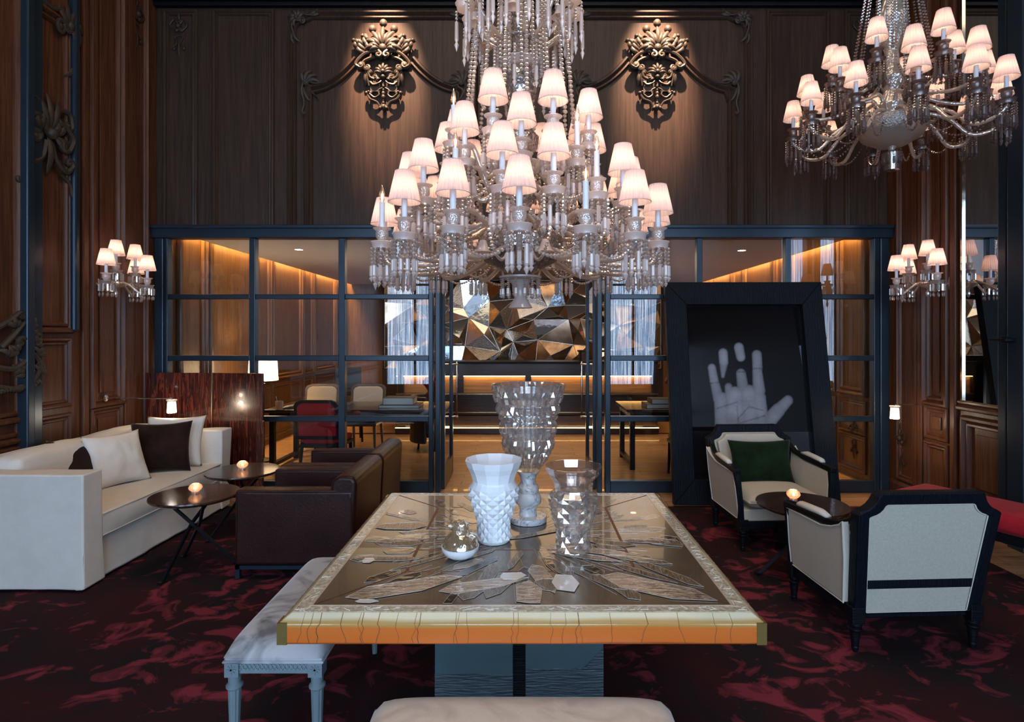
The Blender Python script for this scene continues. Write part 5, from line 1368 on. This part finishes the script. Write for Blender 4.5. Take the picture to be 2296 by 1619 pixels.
tiersA = [(.75, 2.262, 16, D(0), (22.5, -67.5), .02, .14),
          (.595, 2.46, 16, D(-7.5), (37.5, -30), -.02, .12),
          (.40, 2.67, 8, D(1), (46,), -.06, .08),
          (.385, 2.80, 8, D(-20), (-65,), -.08, .07)]
matA = (M_cryst, M_frost, M_rope, M_cup, M_frost, M_rope)
CA = chandelier('crystal_chandelier', 'enormous frosted crystal chandelier with tiers of white pleated shades, hanging over the table', -.02, 3.2, tiersA, 2.0, matA, 100, .55, lambda z: 2.06+(z-2.26)*.86)
# stem of stacked bowls and balusters
st = [(.0, 1.83), (.028, 1.84), (.05, 1.87), (.030, 1.90), (.035, 1.94)]
MB().lathe([(.060, 1.80), (.066, 1.802), (.036, 1.85), (.028, 1.90), (.06, 1.955), (.115, 1.965), (.115, 1.975), (.03, 1.985)], 28, fn=lambda i, j, a, z: 1+.03*(i % 2)).obj('bottom_bell', M_frost, parent=CA, smooth=True, ang=40)
MB().lathe([(.02, 1.985), (.09, 2.0), (.20, 2.06), (.235, 2.13), (.225, 2.19), (.12, 2.20), (.05, 2.22)], 40, fn=lambda i, j, a, z: 1+.02*((i+j) % 2)).obj('centre_bowl', M_bowlc, parent=CA, smooth=True, ang=40)
prof = [(.05, 2.2), (.07, 2.25), (.04, 2.33), (.09, 2.42), (.11, 2.48), (.05, 2.53), (.045, 2.62), (.09, 2.68), (.10, 2.74), (.045, 2.80), (.04, 2.88), (.085, 2.94), (.10, 3.02), (.07, 3.12), (.045, 3.18), (.05, 3.35), (.07, 3.45), (.05, 3.5), (.05, 4.0), (.07, 4.1), (.05, 4.2), (.05, 6.2)]
MB().lathe(prof, 28, fn=lambda i, j, a, z: 1+.05*((i+j) % 2)).obj('stem', M_bowlc, parent=CA, smooth=True, ang=40)
MB().lathe([(.05, 3.12), (.09, 3.12), (.12, 3.15), (.12, 3.155), (.08, 3.165), (.05, 3.18)], 36, fn=lambda i, j, a, z: 1+.05*(i % 2)).obj('crown_dish', M_frost, parent=CA, smooth=True, ang=40)
MB().lathe([(.05, 2.56), (.10, 2.55), (.14, 2.585), (.14, 2.59), (.05, 2.60)], 30, fn=lambda i, j, a, z: 1+.05*(i % 2)).obj('crown_dish', M_frost, parent=CA, smooth=True, ang=40)
def strand(p, q, sag, n, r, mat, par, name='bead_chain'):
    mb = MB(); p = Vector(p); q = Vector(q)
    for k in range(n):
        t_ = (k+.5)/n; c = p.lerp(q, t_)-Vector((0, 0, sag*4*t_*(1-t_)))
        mb.lathe([(0, -r), (r*.75, -r*.5), (r, 0), (r*.75, r*.5), (0, r)], 8, c=(c.x, c.y, c.z), caps=False)
    return mb.obj(name, mat, parent=par)
for k in range(16):
    a = 2*PI*(k+.3)/16
    strand((.20*cos(a), .20*sin(a), 3.9), (.30*cos(a), .30*sin(a), 2.80), -.02, 46, .0125, M_cryst, CA)
for k in range(12):
    a = 2*PI*(k+.1)/12
    strand((.10*cos(a), .10*sin(a), 4.0), (.13*cos(a), .13*sin(a), 3.05), 0, 44, .0115, M_cryst, CA)
for k in range(16):
    a = 2*PI*(k+.5)/16
    strand((.16*cos(a), .16*sin(a), 2.58), (.56*cos(a), .56*sin(a), 2.33), .10, 22, .010, M_cryst, CA)
    strand((.22*cos(a), .22*sin(a), 2.16), (.70*cos(a), .70*sin(a), 2.12), .13, 26, .009, M_cryst, CA)
for k in range(16):
    a, b = 2*PI*k/16-PI/2, 2*PI*(k+1)/16-PI/2
    strand((.75*cos(a), .75*sin(a), 2.08), (.75*cos(b), .75*sin(b), 2.08), .09, 18, .009, M_cryst, CA)
    strand((.60*cos(a), .60*sin(a), 2.27), (.60*cos(b), .60*sin(b), 2.27), .10, 16, .009, M_cryst, CA)
# crown: short arms with bells and long frosted daggers near the top of the frame
CR = [pendant_mesh(M_cryst, M_frost, 3, .17), pendant_mesh(M_cryst, M_frost, 6, .12)]
ME_bellm = MB().lathe([(0, 0), (.016, -.005), (.024, -.03), (.030, -.05), (.045, -.062), (.043, -.063), (.02, -.045), (0, -.01)], 20).mesh('glass_bell', M_frost, True, 50)
for k in range(12):
    a = 2*PI*k/12+.13; x, y = .30*cos(a), .30*sin(a)
    MB().tube([(.04*cos(a), .04*sin(a), 3.30), (.14*cos(a), .14*sin(a), 3.26), (.25*cos(a), .25*sin(a), 3.34), (x, y, 3.42)], .010, 8).obj('crown_arm', M_rope, parent=CA, smooth=True)
    inst(panm_ := bpy.data.meshes['drip_pan'], 'crown_dish', CA, Matrix.Translation((x, y, 3.60)))
    for j in range(4): inst(CR[0], 'dagger_drop', CA, Matrix.Translation((x+.05*cos(j*PI/2+a), y+.05*sin(j*PI/2+a), 3.42)))
    a2 = a+.26
    inst(CR[1], 'dagger_drop', CA, Matrix.Translation((.22*cos(a2), .22*sin(a2), 3.16)))
    if k % 2 == 0: inst(ME_bellm, 'glass_bell', CA, Matrix.Translation((.26*cos(a2), .26*sin(a2), 3.38)))
for k in range(14):
    a = 2*PI*k/14; inst(pendant_m0 := bpy.data.meshes['pendant'], 'skirt_drop', CA, Matrix.Translation((.105*cos(a), .105*sin(a), 1.965)) @ Matrix.Diagonal((1, 1, .62, 1)))
for k in range(8):
    a = 2*PI*(k+.4)/8; inst(ME_bellm, 'glass_bell', CA, Matrix.Translation((.40*cos(a), .40*sin(a), 2.12)))

tiersB = [(.68, 3.37, 12, D(10), (), .02, .12), (.58, 3.56, 8, D(-20), (), -.02, .10), (.41, 3.75, 6, D(15), (), -.06, .07)]
matB = (M_smoke, M_smokef, M_rope, M_smokef, M_smokef, M_rope)
CB_ = chandelier('smoked_chandelier', 'smaller rose-smoked crystal chandelier with white shades at the upper right', 2.79, 4.4, tiersB, 3.1, matB, 100, .55, lambda z: 3.27+(z-3.37)*.7)
MB().lathe([(.03, 2.90), (.05, 2.902), (.055, 2.96), (.065, 3.02), (.065, 3.03), (.02, 3.05)], 24, fn=lambda i, j, a, z: 1+.05*(i % 2)).obj('bottom_bell', M_smoke, parent=CB_, smooth=True, ang=40)
MB().lathe([(.02, 3.05), (.03, 3.08), (.10, 3.09), (.20, 3.15), (.24, 3.22), (.23, 3.28), (.12, 3.30), (.04, 3.32)], 40, fn=lambda i, j, a, z: 1+.02*((i+j) % 2)).obj('centre_bowl', crystal('etched_bowl_crystal', .22, .25, .7, (.50, .44, .38, 1), rough=.35, bump=1, bscale=90), parent=CB_, smooth=True, ang=40)
MB().lathe([(.04, 3.3), (.08, 3.4), (.05, 3.5), (.09, 3.6), (.05, 3.7), (.045, 3.8), (.08, 3.9), (.10, 4.05), (.06, 4.2), (.05, 6.2)], 24, fn=lambda i, j, a, z: 1+.05*((i+j) % 2)).obj('stem', crystal('cut_stem_crystal', .3, .2, .5, (.80, .70, .58, 1), rough=.2, bump=1, bscale=60), parent=CB_)
for k in range(14):
    a = 2*PI*(k+.3)/14
    strand((.10*cos(a), .10*sin(a), 4.7), (.26*cos(a), .26*sin(a), 3.72), -.02, 42, .011, M_smoke, CB_)
for k in range(12):
    a = 2*PI*(k+.5)/12
    strand((.22*cos(a), .22*sin(a), 3.24), (.62*cos(a), .62*sin(a), 3.22), .16, 22, .008, M_smoke, CB_)
ps = pendant_mesh(M_smoke, M_smokef, 1, .06)
for k in range(10):
    a = 2*PI*k/10; inst(ps, 'skirt_drop', CB_, Matrix.Translation((.06*cos(a), .06*sin(a), 3.02)))

for k in range(10):
    a = 2*PI*(k+.1)/10
    strand((.13*cos(a), .13*sin(a), 3.66), (.40*cos(a), .40*sin(a), 3.54), .10, 16, .009, M_smoke, CB_)
    strand((.09*cos(a), .09*sin(a), 4.6), (.10*cos(a), .10*sin(a), 3.62), 0, 44, .0105, M_cryst, CB_)
# ================================================================== WALL SCONCES
def sconce(s_, lab):
    """s_ = +1 on the left wall, -1 on the right"""
    X = XL if s_ > 0 else XR
    t = thing('crystal_sconce', lab, 'wall lamp', (X, 5.25, 0), 0, 'crystal wall sconces')
    bx = s_*.205
    MB().lathe([(0, 0), (.07, 0), (.06, .02), (0, .03)], 24, M=Matrix.Translation((0, 0, 2.12)) @ Matrix.Rotation(s_*R(90), 4, 'Y')).obj('wall_plate', M_cryst, parent=t)
    MB().tube([(s_*.02, 0, 2.12), (bx*.6, 0, 2.08), (bx, 0, 2.11)], .012, 8).obj('bracket', M_rope, parent=t, smooth=True)
    MB().lathe([(0, 1.99), (.008, 2.0), (.016, 2.03), (.006, 2.06), (.012, 2.075), (.05, 2.09), (.075, 2.12), (.07, 2.13), (.02, 2.14), (.018, 2.19), (.03, 2.205)], 28, c=(bx, 0, 0), fn=lambda i, j, a, z: 1+.03*(i % 2)).obj('centre_bowl', M_cryst, parent=t, smooth=True, ang=40)
    pm = pend_s
    for (dx, dy, z) in ((0, 0, 2.375), (.0, .26, 2.375), (s_*.12, -.29, 2.255), (s_*.245, .06, 2.245), (-s_*.06, .36, 2.245)):
        x, y = bx+dx, dy; r_ = math.hypot(dx, dy)
        br = bpy.data.objects.new('branch', cup_s); C.objects.link(br); br.parent = t; br.location = (x, y, z)
        br.scale = (.95,)*3
        if r_ > .01:
            P = [Vector((-dx*.85, -dy*.85, 2.13-z)), Vector((-dx*.6, -dy*.6, 2.10-z)), Vector((-dx*.25, -dy*.25, 2.02-z if z < 2.3 else 2.12-z)), Vector((0, 0, 2.06-z if z < 2.3 else 2.16-z)), Vector((0, 0, -.165))]
            MB().tube(P, .011, 8).obj('arm', M_rope, parent=br, smooth=True)
        inst(pan_s, 'drip_pan', br); inst(ME_candle, 'candle', br); inst(ME_shade, 'lamp_shade', br)
        light('POINT', 'bulb_light', (0, 0, .062), .75, (1, .65, .46), parent=br, shadow_soft_size=.016)
        for q in range(9):
            b = 2*PI*q/9; inst(pm, 'pendant', t, Matrix.Translation((x+.05*cos(b), y+.05*sin(b), z-.162)) @ Matrix.Rotation(b, 4, 'Z'))
cup_s, pan_s = cup_mesh(M_frost), pan_mesh(M_cryst)
mb = MB(); mb.lathe([(0, -.07), (.0095, -.062), (.0095, -.008), (0, 0)], 6, caps=False); mb.lathe([(0, -.115), (.008, -.095), (.002, -.075)], 6, caps=False)
pend_s = mb.mesh('pendant', M_cryst)
sconce(1, 'five shaded crystal wall sconce on the left panelled wall above the sofa')
sconce(-1, 'five shaded crystal wall sconce on the right panelled wall beside the tall mirror')
# ================================================================== CAMERA, WORLD
cam = bpy.data.cameras.new('camera'); co = bpy.data.objects.new('camera', cam); C.objects.link(co)
co.location = (0, 0, EYE); co.rotation_euler = (R(90), 0, 0)
cam.sensor_fit = 'HORIZONTAL'; cam.sensor_width = 36; cam.lens = 36*FOC/2296
cam.shift_x = -(VX-1148)/2296; cam.shift_y = -(809.5-VY)/2296; cam.clip_start = .05
S = bpy.context.scene; S.camera = co
w = bpy.data.worlds.new('world'); S.world = w; w.use_nodes = True
w.node_tree.nodes['Background'].inputs[0].default_value = (.5, .6, .75, 1); w.node_tree.nodes['Background'].inputs[1].default_value = .02
# wide warm area lamp under the tall room's ceiling, then spots
a = light('AREA', 'ceiling_wash', (0, 3.0, ZT-.05), 90, (1, .78, .58), shape='RECTANGLE', size=4, size_y=3)
for (x, y, tx, ty, tz, p, ang) in ((-1.2, 3.6, -3.0, 4.9, .5, 70, 34), (1.2, 3.4, 1.95, 4.5, .5, 60, 34), (0, 4.7, 0, 2.6, .75, 60, 34), (-1.6, .9, -.25, 3.2, 2.35, 160, 26), (1.6, .9, .25, 3.2, 2.35, 160, 26)):  # chandelier and table spots are added to brighten them
    s_ = light('SPOT', 'ceiling_or_fill_spot', (x, y, ZT-.1), p, (1, .80, .62), spot_size=R(ang), spot_blend=.7, shadow_soft_size=.06)
    aim(s_, (tx, ty, tz))
S.view_settings.view_transform = 'Standard'; S.view_settings.look = 'None'; S.view_settings.gamma = 1
S.view_settings.use_curve_mapping = False; S.view_settings.exposure = EXPO
c_ = S.cycles
c_.max_bounces = 8; c_.diffuse_bounces = 2; c_.glossy_bounces = 3; c_.transmission_bounces = 7; c_.transparent_max_bounces = 12
c_.sample_clamp_indirect = 4; c_.sample_clamp_direct = 0; c_.caustics_reflective = False; c_.caustics_refractive = False
c_.blur_glossy = .6; c_.use_denoising = True; c_.use_adaptive_sampling = True; c_.adaptive_threshold = .08
c_.use_light_tree = True; c_.time_limit = 1100
